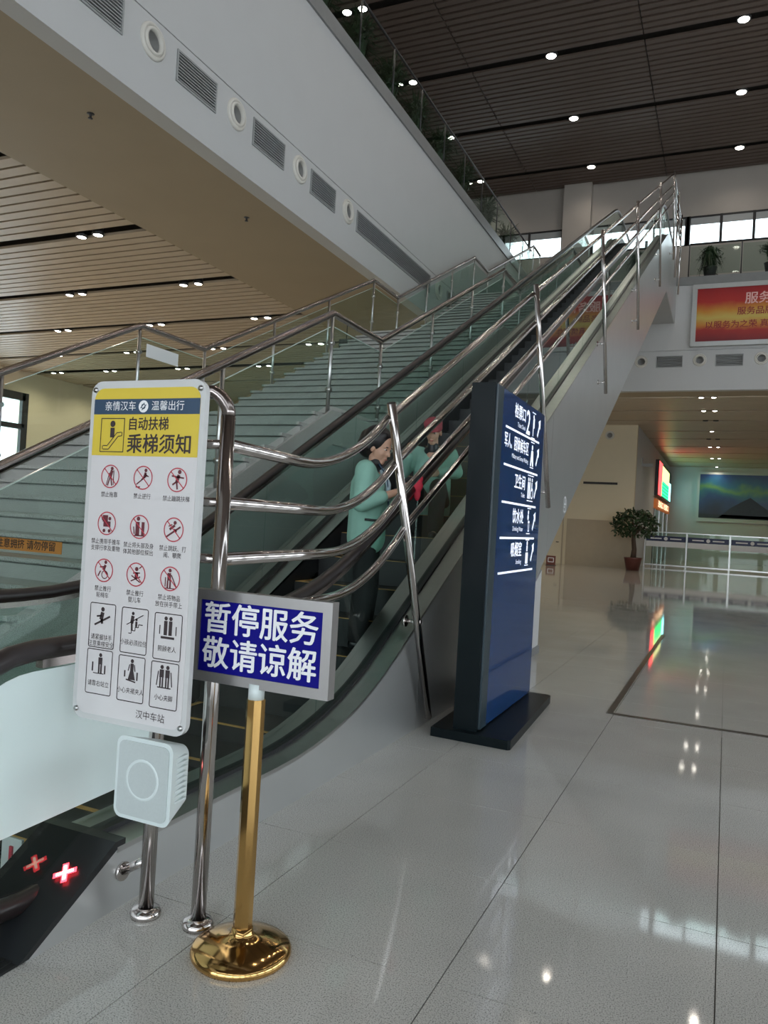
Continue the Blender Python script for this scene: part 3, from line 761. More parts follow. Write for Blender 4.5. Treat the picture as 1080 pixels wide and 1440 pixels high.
text('乘梯须知', .069, BPRINT, nb, (fx0+.152, by-.003, on(230, 628, 1, by).z+.003), R3, U3, bold=.0045, sx=.98)
# header pictogram
hc = on(159, 612, 1, by)
f = Flat((hc.x, by-.003, hc.z), R3, U3)
f.rrect(-.052, -.058, .052, .058, .002, .003).disc(0, .038, .011).line(0, .025, 0, -.008, .018)
f.line(-.038, -.036, -.02, -.036, .003).line(-.038, -.048, -.014, -.048, .003).line(-.014, -.048, .026, -.004, .003).line(-.02, -.036, .02, .008, .003).line(.02, .008, .04, .010, .003).line(.026, -.004, .042, -.002, .003).line(.042, -.002, .042, .01, .003).line(-.04, -.048, -.04, -.036, .003)
f.build('pictogram', BPRINT, nb)
def icon(kind, f, k=1.0):
    D = lambda x, y, r: f.disc(x*k, y*k, r*k); L = lambda a, b, c, d, w: f.line(a*k, b*k, c*k, d*k, w*k)
    if kind == 0: D(.006, .026, .006); L(.006, .02, .0, -.002, .012); L(0, 0, -.010, -.030, .005); L(.002, 0, .008, -.030, .005); L(-.004, .012, -.016, -.03, .003); L(.014, .02, .014, -.028, .003)
    if kind == 1: D(.010, .024, .006); L(.010, .017, .004, .0, .009); L(.004, .0, -.006, -.006, .005); L(.006, .012, .022, .004, .004); L(-.026, -.022, .016, .008, .004); L(-.028, -.030, -.010, -.030, .004)
    if kind == 2: D(.008, .025, .007); L(.006, .016, -.002, -.008, .012); L(-.022, .012, .026, .006, .005); L(-.002, -.006, -.018, -.016, .006); L(-.002, -.006, .002, -.030, .006)
    if kind == 3: L(-.018, .016, .004, .016, .022); L(-.014, -.002, .016, -.002, .018); D(.012, .016, .006); D(-.010, -.024, .006); D(.012, -.024, .006); L(-.024, .026, -.018, .01, .005)
    if kind == 4: D(-.006, .026, .007); L(-.008, .016, -.008, -.028, .016); L(.014, .016, .014, -.026, .012); L(-.024, .0, -.020, -.024, .004); L(-.02, -.028, .024, -.028, .004)
    if kind == 5: D(.004, .022, .006); L(.004, .014, -.016, .0, .008); L(-.028, -.024, .026, .010, .006); L(.002, .002, .012, -.006, .005); L(-.02, .01, -.006, .016, .004)
    if kind == 6: D(.006, .027, .006); L(.006, .018, -.002, .0, .010); L(.002, .0, .014, -.012, .006); f.ring(.004*k, -.014*k, .014*k, .003*k, 16); L(-.014, -.002, -.024, -.020, .005); L(0, .012, -.018, .010, .004)
    if kind == 7: D(.002, .018, .007); L(.002, .008, .002, -.012, .014); L(-.02, -.022, .018, -.006, .004); L(-.018, -.004, .018, -.024, .004); L(.012, .02, .022, .028, .004); L(-.012, .004, .016, .006, .004)
    if kind == 8: D(-.002, .026, .006); L(-.004, .018, -.004, -.006, .014); L(-.009, -.006, -.009, -.030, .006); L(.001, -.006, .001, -.030, .006); L(.004, .012, .026, -.026, .004); L(-.018, .004, -.018, -.026, .004); L(-.02, -.030, .02, -.030, .003)
    if kind == 9: D(0, .03, .008); L(0, .02, -.006, -.006, .016); L(-.004, -.004, .0, -.02, .010); L(-.034, -.026, .034, .008, .007); L(-.026, .004, -.004, .008, .006)
    if kind == 10: D(-.008, .032, .006); L(-.008, .024, -.012, -.002, .014); L(-.012, .0, -.010, -.026, .008); L(-.034, -.008, .036, .03, .003); D(.008, .012, .005); L(.008, .006, .008, -.012, .009); L(-.024, -.036, -.012, -.036, .003); L(-.012, -.036, -.012, -.026, .003); L(-.012, -.026, .004, -.026, .003); L(.004, -.026, .004, -.014, .003); L(.004, -.014, .018, -.014, .003); L(.018, -.014, .018, -.004, .003); L(.018, -.004, .036, -.004, .003)
    if kind == 11:
        for s in (-1, 1): D(s*.010, .034, .007); L(s*.010, .026, s*.010, -.022, .014)
        L(-.034, .01, -.034, -.02, .004); L(.034, .01, .034, -.02, .004); L(-.028, -.03, .028, -.03, .008)
    if kind == 12: D(.004, .032, .007); L(.004, .024, .004, .0, .018); L(-.001, .0, -.001, -.032, .007); L(.009, .0, .009, -.032, .007); L(-.03, .006, -.03, -.026, .006); L(.026, -.002, .026, -.032, .006); L(-.026, -.032, .022, -.032, .003)
    if kind == 13: D(.002, .034, .007); L(.002, .026, .002, .002, .014); f.poly([(-.004*k, .004*k), (.008*k, .004*k), (.018*k, -.03*k), (-.014*k, -.03*k)]); L(-.028, .0, -.028, -.022, .006); L(.026, -.002, .026, -.03, .006); L(-.022, -.03, .02, -.036, .005); L(-.008, .022, -.014, .0, .004); L(.012, .022, .016, .0, .004)
    if kind == 14:
        for s in (-1, 1): D(s*.012, .034, .007); L(s*.012, .026, s*.012, .0, .018); L(s*.007, .0, s*.007, -.032, .006); L(s*.017, 0, s*.017, -.032, .006); L(s*.026, .02, s*.032, -.028, .004)
        L(-.028, -.034, .028, -.034, .004)
icons = [((156, 670), '禁止拖靠'), ((202, 672), '禁止逆行'), ((250, 675), '禁止蹦跳扶梯'),
         ((151, 736), '禁止携带手推车\n支撑行李及重物'), ((197, 741), '禁止将头部及身\n体其他部位探出'), ((245, 745), '禁止跳跃、打\n闹、攀爬'),
         ((147, 802), '禁止推行\n轮椅车'), ((192, 808), '禁止推行\n婴儿车'), ((240, 814), '禁止将物品\n放在扶手带上')]
for i, (p, s) in enumerate(icons):
    c = on(*p, 1, by)
    f = Flat((c.x, by-.002, c.z), R3, U3); icon(i, f, 1.12*K); g = f.build('pictogram', mat('dark_red_print', (.13, .02, .03), .5, noise=.05), nb)
    f = Flat((c.x, by-.002, c.z), R3, U3, .0014); f.ring(0, 0, .040, .0037).line(-.027, .027, .027, -.027, .0033); f.build('prohibition_ring', RPRINT, g)
    for q, ln in enumerate(s.split('\n')):
        text(ln, .0215*K, BPRINT, nb, (c.x, by-.002, c.z-(.068+.024*q)*K), R3, U3, align='CENTER', bold=.0004, sx=.92)
bxs = [((126, 850), (163, 910), '请紧握扶手\n注意乘梯安全', 9), ((171, 857), (208, 918), '小孩必须拉住', 10), ((216, 864), (257, 928), '照顾老人', 11),
       ((121, 914), (159, 976), '请靠右站立', 12), ((166, 923), (204, 987), '小心夹裙夹人', 13), ((211, 932), (252, 997), '小心夹脚', 14)]
for p, q, s, kd in bxs:
    a, b = on(*p, 1, by), on(*q, 1, by); cx, cz = (a.x+b.x)/2, (a.z+b.z)/2
    w, h = .0565, .076
    f = Flat((cx, by-.002, cz), R3, U3); f.rrect(-w, -h, w, h, .008, .003); icon_k = Flat((cx, by-.002, cz+.026), R3, U3); icon(kd, icon_k, .97)
    g = f.build('pictogram_frame', BPRINT, nb); icon_k.build('pictogram', BPRINT, g)
    for r_, ln in enumerate(s.split('\n')):
        text(ln, .0225*K, BPRINT, nb, (cx, by-.002, cz-(.044+.024*r_)*K), R3, U3, align='CENTER', bold=.0004, sx=.9)
text('汉中车站', .030, BPRINT, nb, (on(191, 1006, 1, by).x, by-.002, on(210, 1008, 1, by).z), R3, U3, bold=.0008)
for (x, z) in ((bx1-.02, bz0+.03), (bx0+.02, bz0+.03), (bx0+.02, bz1-.03), (bx1-.02, bz1-.03)):
    MB().lathe([(.009, -.001), (.009, .004), (.0001, .006)], (x, by-.002, z), 10, (0, -1, 0)).build('screw', STEEL, nb)
MB().box(-1.85, -1.81, by+.02, 2.212, .85, .88).box(-1.85, -1.81, by+.02, 2.212, 1.7, 1.73).build('post_clamp', STEEL, nb)

# ================================================================== loudspeaker under the board
sp = thing('loudspeaker', (-1.67, 2.0, .45), 'small white loudspeaker clamped to the chrome post below the rules board', 'loudspeaker')
def lerp_loop(fr, bk, n):  # body between a front outline and a smaller back outline
    vs = [(x, 1.955, z) for x, z in fr]+[(x, 2.07, z) for x, z in bk]; N = len(fr)
    return MB().add(vs, [tuple(range(N)), tuple(range(2*N-1, N-1, -1))]+[(i, N+i, N+(i+1) % N, (i+1) % N) for i in range(N)])
frt = rrpoly(-1.755, -1.532, .462, .722, .03); bck = rrpoly(-1.71, -1.56, .495, .69, .03)
lerp_loop(frt, bck, 1).build('cabinet', SPKW, sp)
MB().prism(rrpoly(-1.742, -1.545, .475, .709, .022), 1, 1.951, 1.955).build('grille', SPKG, sp)
MB().lathe([(.056, .0), (.058, .001), (.064, .001), (.066, -.001)], (-1.644, 1.9505, .594), 24, (0, -1, 0)).build('driver_ring', SPKW, sp)
rr = MB()
for i in range(9): z = .53+i*.017; rr.box(-1.552, -1.538, 1.985, 2.04, z, z+.007)
rr.build('cooling_rib', SPKW, sp)
MB().box(-1.74, -1.69, 2.06, 2.09, .55, .6).box(-1.85, -1.69, 2.09, 2.10, .55, .6).box(-1.85, -1.81, 2.10, 2.212, .55, .6).build('clamp', DARKM, sp)

# ================================================================== stand with blue sign
bs = thing('sign_stand', (-1.40, 2.20, 0), 'brass stand with blue service suspended sign in silver frame', 'sign stand')
MB().lathe([(.0001, 0), (.160, 0), (.166, .010), (.164, .022), (.155, .030), (.12, .042), (.08, .056), (.045, .064), (.036, .075), (.034, .09), (.0001, .09)], (-1.40, 2.20, 0), 40).build('base', GOLD, bs)
# eight sided brass pole
n = 8; vs = []
for z in (.07, .84):
    vs += [(-1.40+.0315*math.cos(2*math.pi*(k+.5)/n), 2.20+.0315*math.sin(2*math.pi*(k+.5)/n), z) for k in range(n)]
MB().add(vs, [(k, (k+1) % n, n+(k+1) % n, n+k) for k in range(n)]+[tuple(range(n-1, -1, -1)), tuple(range(n, 2*n))]).build('pole', GOLD, bs)
MB().lathe([(.0001, 0), (.027, 0), (.027, .05), (.0001, .05)], (-1.40, 2.20, .84), 16).build('collar', SPKW, bs)
gx0, gx1, gz0, gz1 = -1.665, -1.125, .875, 1.185
MB().box(gx0, gx1, 2.19, 2.225, gz0, gz1).build('sign_box', mat('silver_frame', (.36, .35, .345), .38, .9, noise=.1, nscale=12), bs)
fr = MB(); w = .034
for a in ((gx0, gx1, gz0, gz0+w), (gx0, gx1, gz1-w, gz1), (gx0, gx0+w, gz0+w, gz1-w), (gx1-w, gx1, gz0+w, gz1-w)): fr.box(a[0], a[1], 2.182, 2.19, a[2], a[3])
fr.build('frame', mat('silver_frame', (.36, .35, .345), .38, .9), bs)
MB().box(gx0+w, gx1-w, 2.1865, 2.19, gz0+w, gz1-w).build('blue_face', BLUEF, bs)
for s, z in (('暂停服务', 1.085), ('敬请谅解', .968)):
    text(s, .112, WPRINT, bs, ((gx0+gx1)/2, 2.1865, z), R3, U3, align='CENTER', bold=.0034, sx=1.0)

# ================================================================== direction pylon
py = thing('direction_pylon', (-1.54, 5.8, 0), 'tall dark blue direction pylon with lit lettering standing on the floor', 'direction sign')
MB().prism([(-1.80, 5.06), (-1.25, 5.03), (-1.235, 5.05), (-1.30, 6.62), (-1.33, 6.66), (-1.86, 6.70)], 2, 0, .062).build('base_plate', DKTEAL, py)
X0, X1, Y0, Y1, ZT = -1.66, -1.49, 5.12, 6.62, 2.45
MB().box(X0, X1, Y0, Y1, .062, ZT).build('body', DKTEAL, py)
MB().box(X1, X1+.012, Y0+.16, Y1-.01, .075, ZT-.01).build('face_panel', NAVY, py)
MB().box(X1, X1+.016, Y0+.02, Y0+.16, .075, ZT-.01).build('edge_profile', mat('slate_blue_metal', (.025, .045, .06), .3, 0, noise=.1), py)
fxp = X1+.012; RY, RZ = (0, 1, 0), (0, 0, 1)
SEP = [2.185, 1.915, 1.645, 1.385, 1.13]
for z in SEP:
    Flat((fxp, 0, z), RY, RZ, .0015).rect(5.38, -.008, 6.45, .008).build('divider_line', GLOWW, py)
rows = [('检票口', 'Ticket Check', 2.30), ('军人、团体候车区', 'Military and Group Waiting', 2.06), ('卫生间', 'Toilet', 1.79), ('饮水处', 'Drinking Water', 1.525), ('吸烟室', 'Smoking', 1.27)]
for i, (a, b, z) in enumerate(rows):
    yr = 6.05
    if i == 0:
        text(a, .115, GLOWW, py, (fxp, 5.96, z+.03), RY, RZ, align='RIGHT', bold=.002); text(b, .05, GLOWW, py, (fxp, 5.96, z-.06), RY, RZ, align='RIGHT', sx=.9)
        text('2', .27, GLOWW, py, (fxp, 5.975, z-.01), RY, RZ, bold=.004)
    elif i == 1:
        text(a, .115, GLOWW, py, (fxp, 6.10, z+.025), RY, RZ, align='RIGHT', bold=.002, sx=.80); text(b, .048, GLOWW, py, (fxp, 6.10, z-.065), RY, RZ, align='RIGHT', sx=.95)
    else:
        text(a, .12, GLOWW, py, (fxp, yr, z+.02), RY, RZ, align='RIGHT', bold=.002, sx=.95); text(b, .05, GLOWW, py, (fxp, yr, z-.07), RY, RZ, align='RIGHT')
    f = Flat((fxp, 6.225, z), RY, RZ, .0015)
    w = .10 if i == 2 else .06
    f.rect(-w, .098, w, .106).rect(-w, -.106, w, -.098)
    if i == 0: f.disc(-.005, .07, .018).rect(-.022, -.085, .0, .05).rect(.002, -.02, .03, .06)
    if i == 1: f.disc(0, .06, .022).poly([(-.03, .035), (.03, .035), (.055, -.09), (.02, -.09), (0, -.03), (-.02, -.09), (-.055, -.09)])
    if i == 2:
        for s in (-.07, -.02): f.disc(s, .07, .016).rect(s-.018, -.085, s+.018, .05)
        f.disc(.055, .07, .016).rect(.04, -.02, .062, .05).ring(.06, -.04, .045, .012, 16)
    if i == 3: f.disc(-.015, .07, .018).disc(-.02, .03, .024).rect(-.01, -.085, .03, -.078).rect(-.01, -.085, -.002, -.01).rect(.022, -.085, .03, -.01).rect(-.015, -.015, .035, .002)
    if i == 4: f.disc(0, .075, .02).rect(-.02, .01, .02, .055).rect(-.04, -.09, .04, .0)
    f.build('pictogram', GLOWW, py)
    f = Flat((fxp, 6.41, z-.005), RY, RZ, .0015)
    f.line(-.04, -.065, .03, .045, .03).poly([(.05, .085), (-.02, .06), (.05, .0)]); f.build('arrow', GLOWW, py)

# ================================================================== gallery railings and plants
def gallery_rail(axis, pos, a, b, step, label):
    loc = (pos, a, Z2) if axis == 0 else (a, pos, Z2)
    t = thing('gallery_railing', loc, label, 'railing')
    P = (lambda u, z: (pos, u, z)) if axis == 0 else (lambda u, z: (u, pos, z))
    MB().tube([P(a, Z2+1.12), P(b, Z2+1.12)], .026, 8).build('handrail', DARKM, t)
    n = int((b-a)/step)
    for i in range(n+1):
        u = a+(b-a)*i/n
        po = MB().tube([P(u, Z2), P(u, Z2+1.1)], .02, 8).build('post', DARKM, t)
        if i < n:
            m = MB(); u2 = a+(b-a)*(i+1)/n
            if axis == 0: m.box(pos-.006, pos+.006, u+.04, u2-.04, Z2+.08, Z2+1.02)
            else: m.box(u+.04, u2-.04, pos-.006, pos+.006, Z2+.08, Z2+1.02)
            m.build('glass_panel', GLASS, t)
    return t
gallery_rail(0, XF-.08, 5.0, 27.2, 1.5, 'glass gallery railing on the grey ledge of the long left gallery')
gallery_rail(1, YB+.05, -1.6, 8.0, 1.55, 'glass gallery railing above the red billboard')
def bush(x, y, z, h, spread, n, label, group, droop=.4, pot=.2, leafm=LEAF, seed=0):
    rnd = random.Random(seed)
    t = thing('potted_plant', (x, y, z), label, 'plant', group)
    MB().lathe([(.0001, 0), (pot*.72, 0), (pot, pot*1.7), (pot*1.06, pot*1.75), (pot*.95, pot*1.75), (pot*.9, pot*1.6), (.0001, pot*1.6)], (x, y, z), 16).build('pot', POTD, t)
    m = MB(); z0 = z+pot*1.6
    for i in range(n):
        a = rnd.uniform(0, 2*math.pi); L = h*rnd.uniform(.55, 1.0); s = spread*rnd.uniform(.25, 1); w = rnd.uniform(.018, .035)
        d = Vector((math.cos(a), math.sin(a), 0)); q = Vector((-d.y, d.x, 0))*w
        p0 = Vector((x, y, z0))+d*.03; p1 = p0+Vector((0, 0, L*.75))+d*s*.35; p2 = p0+Vector((0, 0, L*(1-droop*rnd.uniform(.2, 1.1))))+d*s
        m.add([p0-q*.4, p0+q*.4, p1+q, p1-q, p2], [(0, 1, 2, 3), (3, 2, 4)])
        for kk in range(3):    # side leaflets
            f_ = rnd.uniform(.35, .95); b_ = p0.lerp(p1, f_) if f_ < .6 else p1.lerp(p2, (f_-.6)/.4)
            e_ = b_+Vector((rnd.uniform(-.14, .14), rnd.uniform(-.14, .14), rnd.uniform(-.12, .1)))
            m.add([b_, b_.lerp(e_, .5)+q*.8, e_, b_.lerp(e_, .5)-q*.8], [(0, 1, 2, 3)])
    stuff(m.build('foliage', leafm, t)); return t
for i, y in enumerate((9.6, 10.9, 12.4, 14.0, 15.6, 17.2, 18.9, 20.8, 23.2, 25.6)):
    bush(XF-.68, y, Z2-.0, 1.6, .55, 260, 'dark leafy potted plant behind the railing of the long left gallery', 'potted plants along the left gallery', seed=i+1, pot=.16)
bush(-.95, YB+.35, Z2, .95, .55, 150, 'dark drooping potted plant above the left end of the red billboard', None, droop=1.25, pot=.22, seed=21)
bush(.9, YB+.35, Z2, .85, .5, 90, 'spiky dark potted plant behind the glass above the red billboard', None, droop=.3, pot=.22, seed=22)

# ================================================================== billboards
def ramp_mat(name, stops, axis, lo, hi, nz=.1, nscale=1.2, estr=0., rough=.3):
    m = bpy.data.materials.new(name); m.use_nodes = True; nt = m.node_tree; b = nt.nodes['Principled BSDF']
    g = nt.nodes.new('ShaderNodeNewGeometry'); sx = nt.nodes.new('ShaderNodeSeparateXYZ'); nt.links.new(g.outputs['Position'], sx.inputs[0])
    mr = nt.nodes.new('ShaderNodeMapRange'); mr.inputs[1].default_value = lo; mr.inputs[2].default_value = hi; nt.links.new(sx.outputs[axis], mr.inputs[0])
    n = nt.nodes.new('ShaderNodeTexNoise'); n.inputs['Scale'].default_value = nscale; n.inputs['Detail'].default_value = 5; nt.links.new(g.outputs['Position'], n.inputs['Vector'])
    ma = nt.nodes.new('ShaderNodeMath'); ma.operation = 'MULTIPLY_ADD'; ma.inputs[1].default_value = nz*2; nt.links.new(n.outputs[0], ma.inputs[0])
    sb = nt.nodes.new('ShaderNodeMath'); sb.operation = 'SUBTRACT'; sb.inputs[1].default_value = nz; nt.links.new(mr.outputs[0], sb.inputs[0]); nt.links.new(sb.outputs[0], ma.inputs[2])
    r = nt.nodes.new('ShaderNodeValToRGB'); el = r.color_ramp.elements
    el[0].position = stops[0][0]; el[0].color = (*stops[0][1], 1); el[1].position = stops[-1][0]; el[1].color = (*stops[-1][1], 1)
    for p, c in stops[1:-1]: e = el.new(p); e.color = (*c, 1)
    nt.links.new(ma.outputs[0], r.inputs[0]); nt.links.new(r.outputs[0], b.inputs['Base Color']); b.inputs['Roughness'].default_value = rough
    if estr: nt.links.new(r.outputs[0], b.inputs['Emission Color']); b.inputs['Emission Strength'].default_value = estr
    return m
REDB = ramp_mat('red_poster_print', [(0, (.16, .006, .012)), (.2, (.36, .02, .015)), (.3, (.55, .22, .03)), (.42, (.55, .42, .10)), (.55, (.55, .24, .03)), (.7, (.40, .02, .015)), (1, (.24, .003, .010))], 2, 7.95, 9.85, .09, 1.6)
PINK = mat('poster_lettering', (.75, .45, .42), .4, noise=.1); MAROON = mat('poster_dark_lettering', (.25, .02, .02), .4, noise=.1)
def billboard(x0, x1, z0, z1, label, texts):
    t = thing('billboard', ((x0+x1)/2, YB, z0), label, 'billboard')
    MB().box(x0, x1, YB-.14, YB-.001, z0, z1).build('light_box', GREYP, t)
    w = .15; f = MB()
    for a in ((x0, x1, z0, z0+w), (x0, x1, z1-w, z1), (x0, x0+w, z0+w, z1-w), (x1-w, x1, z0+w, z1-w)): f.box(a[0], a[1], YB-.17, YB-.14, a[2], a[3])
    f.build('frame', mat('aluminium_frame', (.46, .47, .46), .35, .6, noise=.05), t)
    MB().box(x0+w, x1-w, YB-.15, YB-.14, z0+w, z1-w).build('poster', REDB, t)
    for s, sz, x, z, m, al in texts: text(s, sz, m, t, (x, YB-.15, z), R3, U3, align=al, bold=.006, depth=.004)
    return t
billboard(-1.42, 3.6, 7.83, 10.0-.12, 'large red and gold poster board on the white bulkhead under the drooping plant',
          [('服务育人', .40, .16, 9.32, PINK, 'LEFT'), ('服务品牌', .27, -.05, 8.92, MAROON, 'LEFT'), ('以服务为之荣 真情相伴', .26, -1.0, 8.50, MAROON, 'LEFT')])
billboard(-5.75, -3.72, 7.83, 9.75, 'smaller red poster board seen through the escalator glass', [('服务', .36, -4.75, 9.2, PINK, 'CENTER')])
BLUB = ramp_mat('blue_poster_print', [(0, (.005, .01, .02)), (.25, (.006, .03, .07)), (.42, (.008, .05, .14)), (.58, (.02, .12, .16)), (.68, (.10, .24, .08)), (.78, (.02, .12, .2)), (1, (.01, .04, .16))], 2, 2.9, 6.0, .3, .55)
t = thing('billboard', (1, YE, 2.9), 'wide blue and green landscape poster board on the far end wall', 'billboard')
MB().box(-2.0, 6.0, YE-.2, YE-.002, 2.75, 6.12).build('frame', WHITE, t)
MB().box(-1.85, 5.85, YE-.22, YE-.2, 3.0, 5.95).build('poster', BLUB, t)
m_ = Flat((0, YE-.22, 0), R3, U3, .004)
m_.poly([(-.6, 3.05), (.1, 3.7), (.7, 4.1), (1.3, 4.45), (1.9, 4.0), (2.6, 3.5), (3.4, 3.05)]).poly([(-1.85, 3.0), (5.85, 3.0), (5.85, 3.2), (-1.85, 3.28)])
m_.build('poster_mountain', mat('poster_dark_blue', (.008, .02, .03), .4, noise=.3), t)

# lit departure board, orange sign and doorway on the passage wall
t = thing('departure_board', (XC, 50, 3.85), 'lit red yellow and green display board on the white passage wall', 'display board')
MB().box(XC+.003, XC+.2, 45.8, 56.0, 3.82, 5.85).build('casing', DARKM, t)
def em(n, c, s): return mat(n, c, .5, emit=c, estr=s, noise=.01)
MB().box(XC+.2, XC+.21, 45.9, 48.2, 3.9, 5.78).build('red_field', em('led_red', (1, .05, .05), 3.2), t)
MB().box(XC+.2, XC+.21, 48.3, 54.0, 4.85, 5.7).build('yellow_field', em('led_yellow', (.95, .95, .35), 1.3), t)
MB().box(XC+.2, XC+.21, 48.3, 54.0, 3.95, 4.82).build('green_field', em('led_green', (.02, .9, .18), 2.6), t)
for i in range(4): MB().box(XC+.21, XC+.214, 48.4, 53.9, 4.05+i*.2, 4.10+i*.2).build('text_row', em('led_dark', (.0, .35, .08), .5), t)
MB().box(XC+.2, XC+.21, 54.1, 55.8, 3.95, 5.1).build('cyan_field', em('led_cyan', (.25, .85, .95), 3.6), t)
t = thing('door_sign', (XC, 51, 3.2), 'lit orange strip sign above the passage doorway', 'sign')
MB().box(XC+.003, XC+.15, 45.9, 56.6, 3.12, 3.66).build('sign_box', em('orange_sign', (.42, .12, .03), .3), t)
text('进站口 检票口', .42, em('orange_letter', (1, .75, .5), 1.3), t, (XC+.15, 51.2, 3.39), RY, RZ, align='CENTER', bold=.01, depth=.01, sx=3.2)
d2 = struct(MB().box(XC, XC+.04, 46.2, 56.4, 0, 3.1).build('door_2', mat('door_glass_dark', (.06, .085, .085), .15, noise=.2), None), 'dark glazed doorway under the orange sign')
for y in (46.2, 49.5, 52.8, 56.3): MB().box(XC+.04, XC+.08, y, y+.18, 0, 3.1).build('door_frame', STEEL, d2)
# camera bracket on the passage wall
cc = thing('wall_camera', (XC, 38.5, 4.9), 'small white security camera high on the white passage wall', 'camera')
MB().box(XC, XC+.05, 38.4, 38.6, 4.8, 5.2).build('bracket', GREYP, cc)
MB().box(XC+.05, XC+.5, 38.42, 38.58, 4.78, 4.92).build('housing', GREYP, cc)

# glass barrier with printed band
t = thing('glass_barrier', (0, 41, 0), 'long glass barrier with navy and white printed band', 'barrier')
bxp = [-3.75+1.95*i for i in range(7)]
for x in bxp: MB().box(x-.035, x+.035, 40.96, 41.04, 0, 1.75).build('post', STEEL, t)
for a, b in zip(bxp, bxp[1:]):
    g = MB().box(a+.04, b-.04, 40.994, 41.006, .15, 1.72).build('glass_panel', GLASS, t)
    MB().box(a+.05, b-.05, 40.985, 40.993, 1.30, 1.56).build('navy_band', mat('navy_vinyl', (.012, .02, .09), .4, noise=.05), g)
    MB().box(a+.05, b-.05, 40.985, 40.993, 1.02, 1.29).build('white_band', WPRINT, g)
    f = Flat((0, 40.985, 0), R3, U3, .003); f.disc((a+b)/2, 1.43, .09, n=16); f.rect(a+.25, 1.40, (a+b)/2-.2, 1.46); f.rect((a+b)/2+.2, 1.40, b-.25, 1.46); f.build('band_emblem', WPRINT, g)
MB().box(bxp[0], bxp[-1], 40.95, 41.05, 1.72, 1.77).build('top_rail', STEEL, t)
MB().box(bxp[0], bxp[-1], 40.95, 41.05, .08, .14).build('bottom_rail', STEEL, t)

# potted tree by the cream wall corner
tx, ty = -3.62, 34.6
t = thing('potted_tree', (tx, ty, 0), 'bushy green potted tree in red pot by the cream wall corner', 'tree')
MB().lathe([(.0001, 0), (.26, 0), (.36, .5), (.38, .55), (.32, .55), (.3, .48), (.0001, .48)], (tx, ty, 0), 20).build('pot', POTR, t)
MB().tube([(tx, ty, .45), (tx+.03, ty, .9), (tx-.02, ty, 1.3), (tx, ty, 1.9)], [.13, .10, .09, .06], 9).build('trunk', BARK, t)
rnd = random.Random(5); m_ = MB()
for i in range(750):
    a = rnd.uniform(0, 2*math.pi); b_ = rnd.uniform(-.75, 1); rr_ = rnd.uniform(.45, 1)**.6
    c = Vector((tx, ty, 1.95))+Vector((math.cos(a)*.95*rr_*math.sqrt(1-min(.95, b_*b_)), math.sin(a)*.8*rr_*math.sqrt(1-min(.95, b_*b_)), b_*.72*rr_))
    d = Vector((rnd.uniform(-1, 1), rnd.uniform(-1, 1), rnd.uniform(-.8, .4))).normalized()*rnd.uniform(.12, .22)
    q = d.cross(Vector((rnd.uniform(-1, 1), rnd.uniform(-1, 1), rnd.uniform(-1, 1)))).normalized()*d.length*.36
    m_.add([c, c+d*.5+q, c+d, c+d*.5-q], [(0, 1, 2, 3)])
stuff(m_.build('foliage', LEAF2, t))
br = MB()
for i in range(7):
    a = i*.9; br.tube([(tx, ty, 1.5+.05*i), (tx+.35*math.cos(a), ty+.3*math.sin(a), 1.85+.05*i), (tx+.65*math.cos(a), ty+.55*math.sin(a), 2.1+.06*i)], [.04, .025, .012], 6)
br.build('branches', BARK, t)
# small dark red plate beside the door
p_ = on(774, 800, 1, 33.5)
fs = tag(MB().box(p_.x-.2, p_.x+.2, 33.48, 33.5, 0, .42).build('floor_plate_sign', mat('dark_red_plate', (.16, .05, .035), .4, noise=.1), origin=(p_.x, 33.5, 0)), 'small dark red square sign standing near the cream door', 'sign')
MB().box(p_.x-.2, p_.x+.2, 33.4, 33.7, 0, .02).build('foot', DARKM, fs)
Flat((p_.x, 33.48, .24), R3, U3, .003).rrect(-.13, -.1, .13, .1, .02, .03).build('mark', WPRINT, fs)
# white round emblem on the escalator cladding
e_ = on(794, 710, 0, XR)
f = Flat((XR, e_.y, e_.z), RY, RZ, .002); f.ring(0, 0, .11, .022, 24).rect(-.06, -.04, .02, -.02).rect(-.04, .0, .07, .02).rect(.0, .02, .03, .07)
f.build('emblem', WPRINT, esc)

# ================================================================== people
def blob(name, prims, voxel, m, parent, X, smooth=3):
    mb = MB()
    for p in prims:
        if p[0] == 'c':
            a, b = Vector(p[1]), Vector(p[2]); mb.tube([a, b], [p[3], p[4]], 14); mb.ball(a, p[3], 14, 9); mb.ball(b, p[4], 14, 9)
        else: mb.ball(p[1], p[2], 18, 12, p[3] if len(p) > 3 else None)
    me = bpy.data.meshes.new('tmp'); me.from_pydata(mb.v, [], mb.f); me.update()
    bm_ = bmesh.new(); bm_.from_mesh(me); bmesh.ops.remove_doubles(bm_, verts=bm_.verts, dist=1e-5); bmesh.ops.recalc_face_normals(bm_, faces=bm_.faces); bm_.to_mesh(me); bm_.free()
    o = bpy.data.objects.new('tmp', me); COL.objects.link(o)
    r = o.modifiers.new('r', 'REMESH'); r.mode = 'VOXEL'; r.voxel_size = voxel; r.use_smooth_shade = True
    if smooth: s = o.modifiers.new('s', 'SMOOTH'); s.iterations = smooth; s.factor = .5
    bpy.context.view_layer.update()
    me2 = bpy.data.meshes.new_from_object(o.evaluated_get(bpy.context.evaluated_depsgraph_get()))
    bpy.data.objects.remove(o)
    me2.transform(X); me2.materials.clear(); me2.materials.append(m); me2.name = name
    for p in me2.polygons: p.use_smooth = True
    ob = bpy.data.objects.new(name, me2); COL.objects.link(ob); ob.parent = parent; return ob
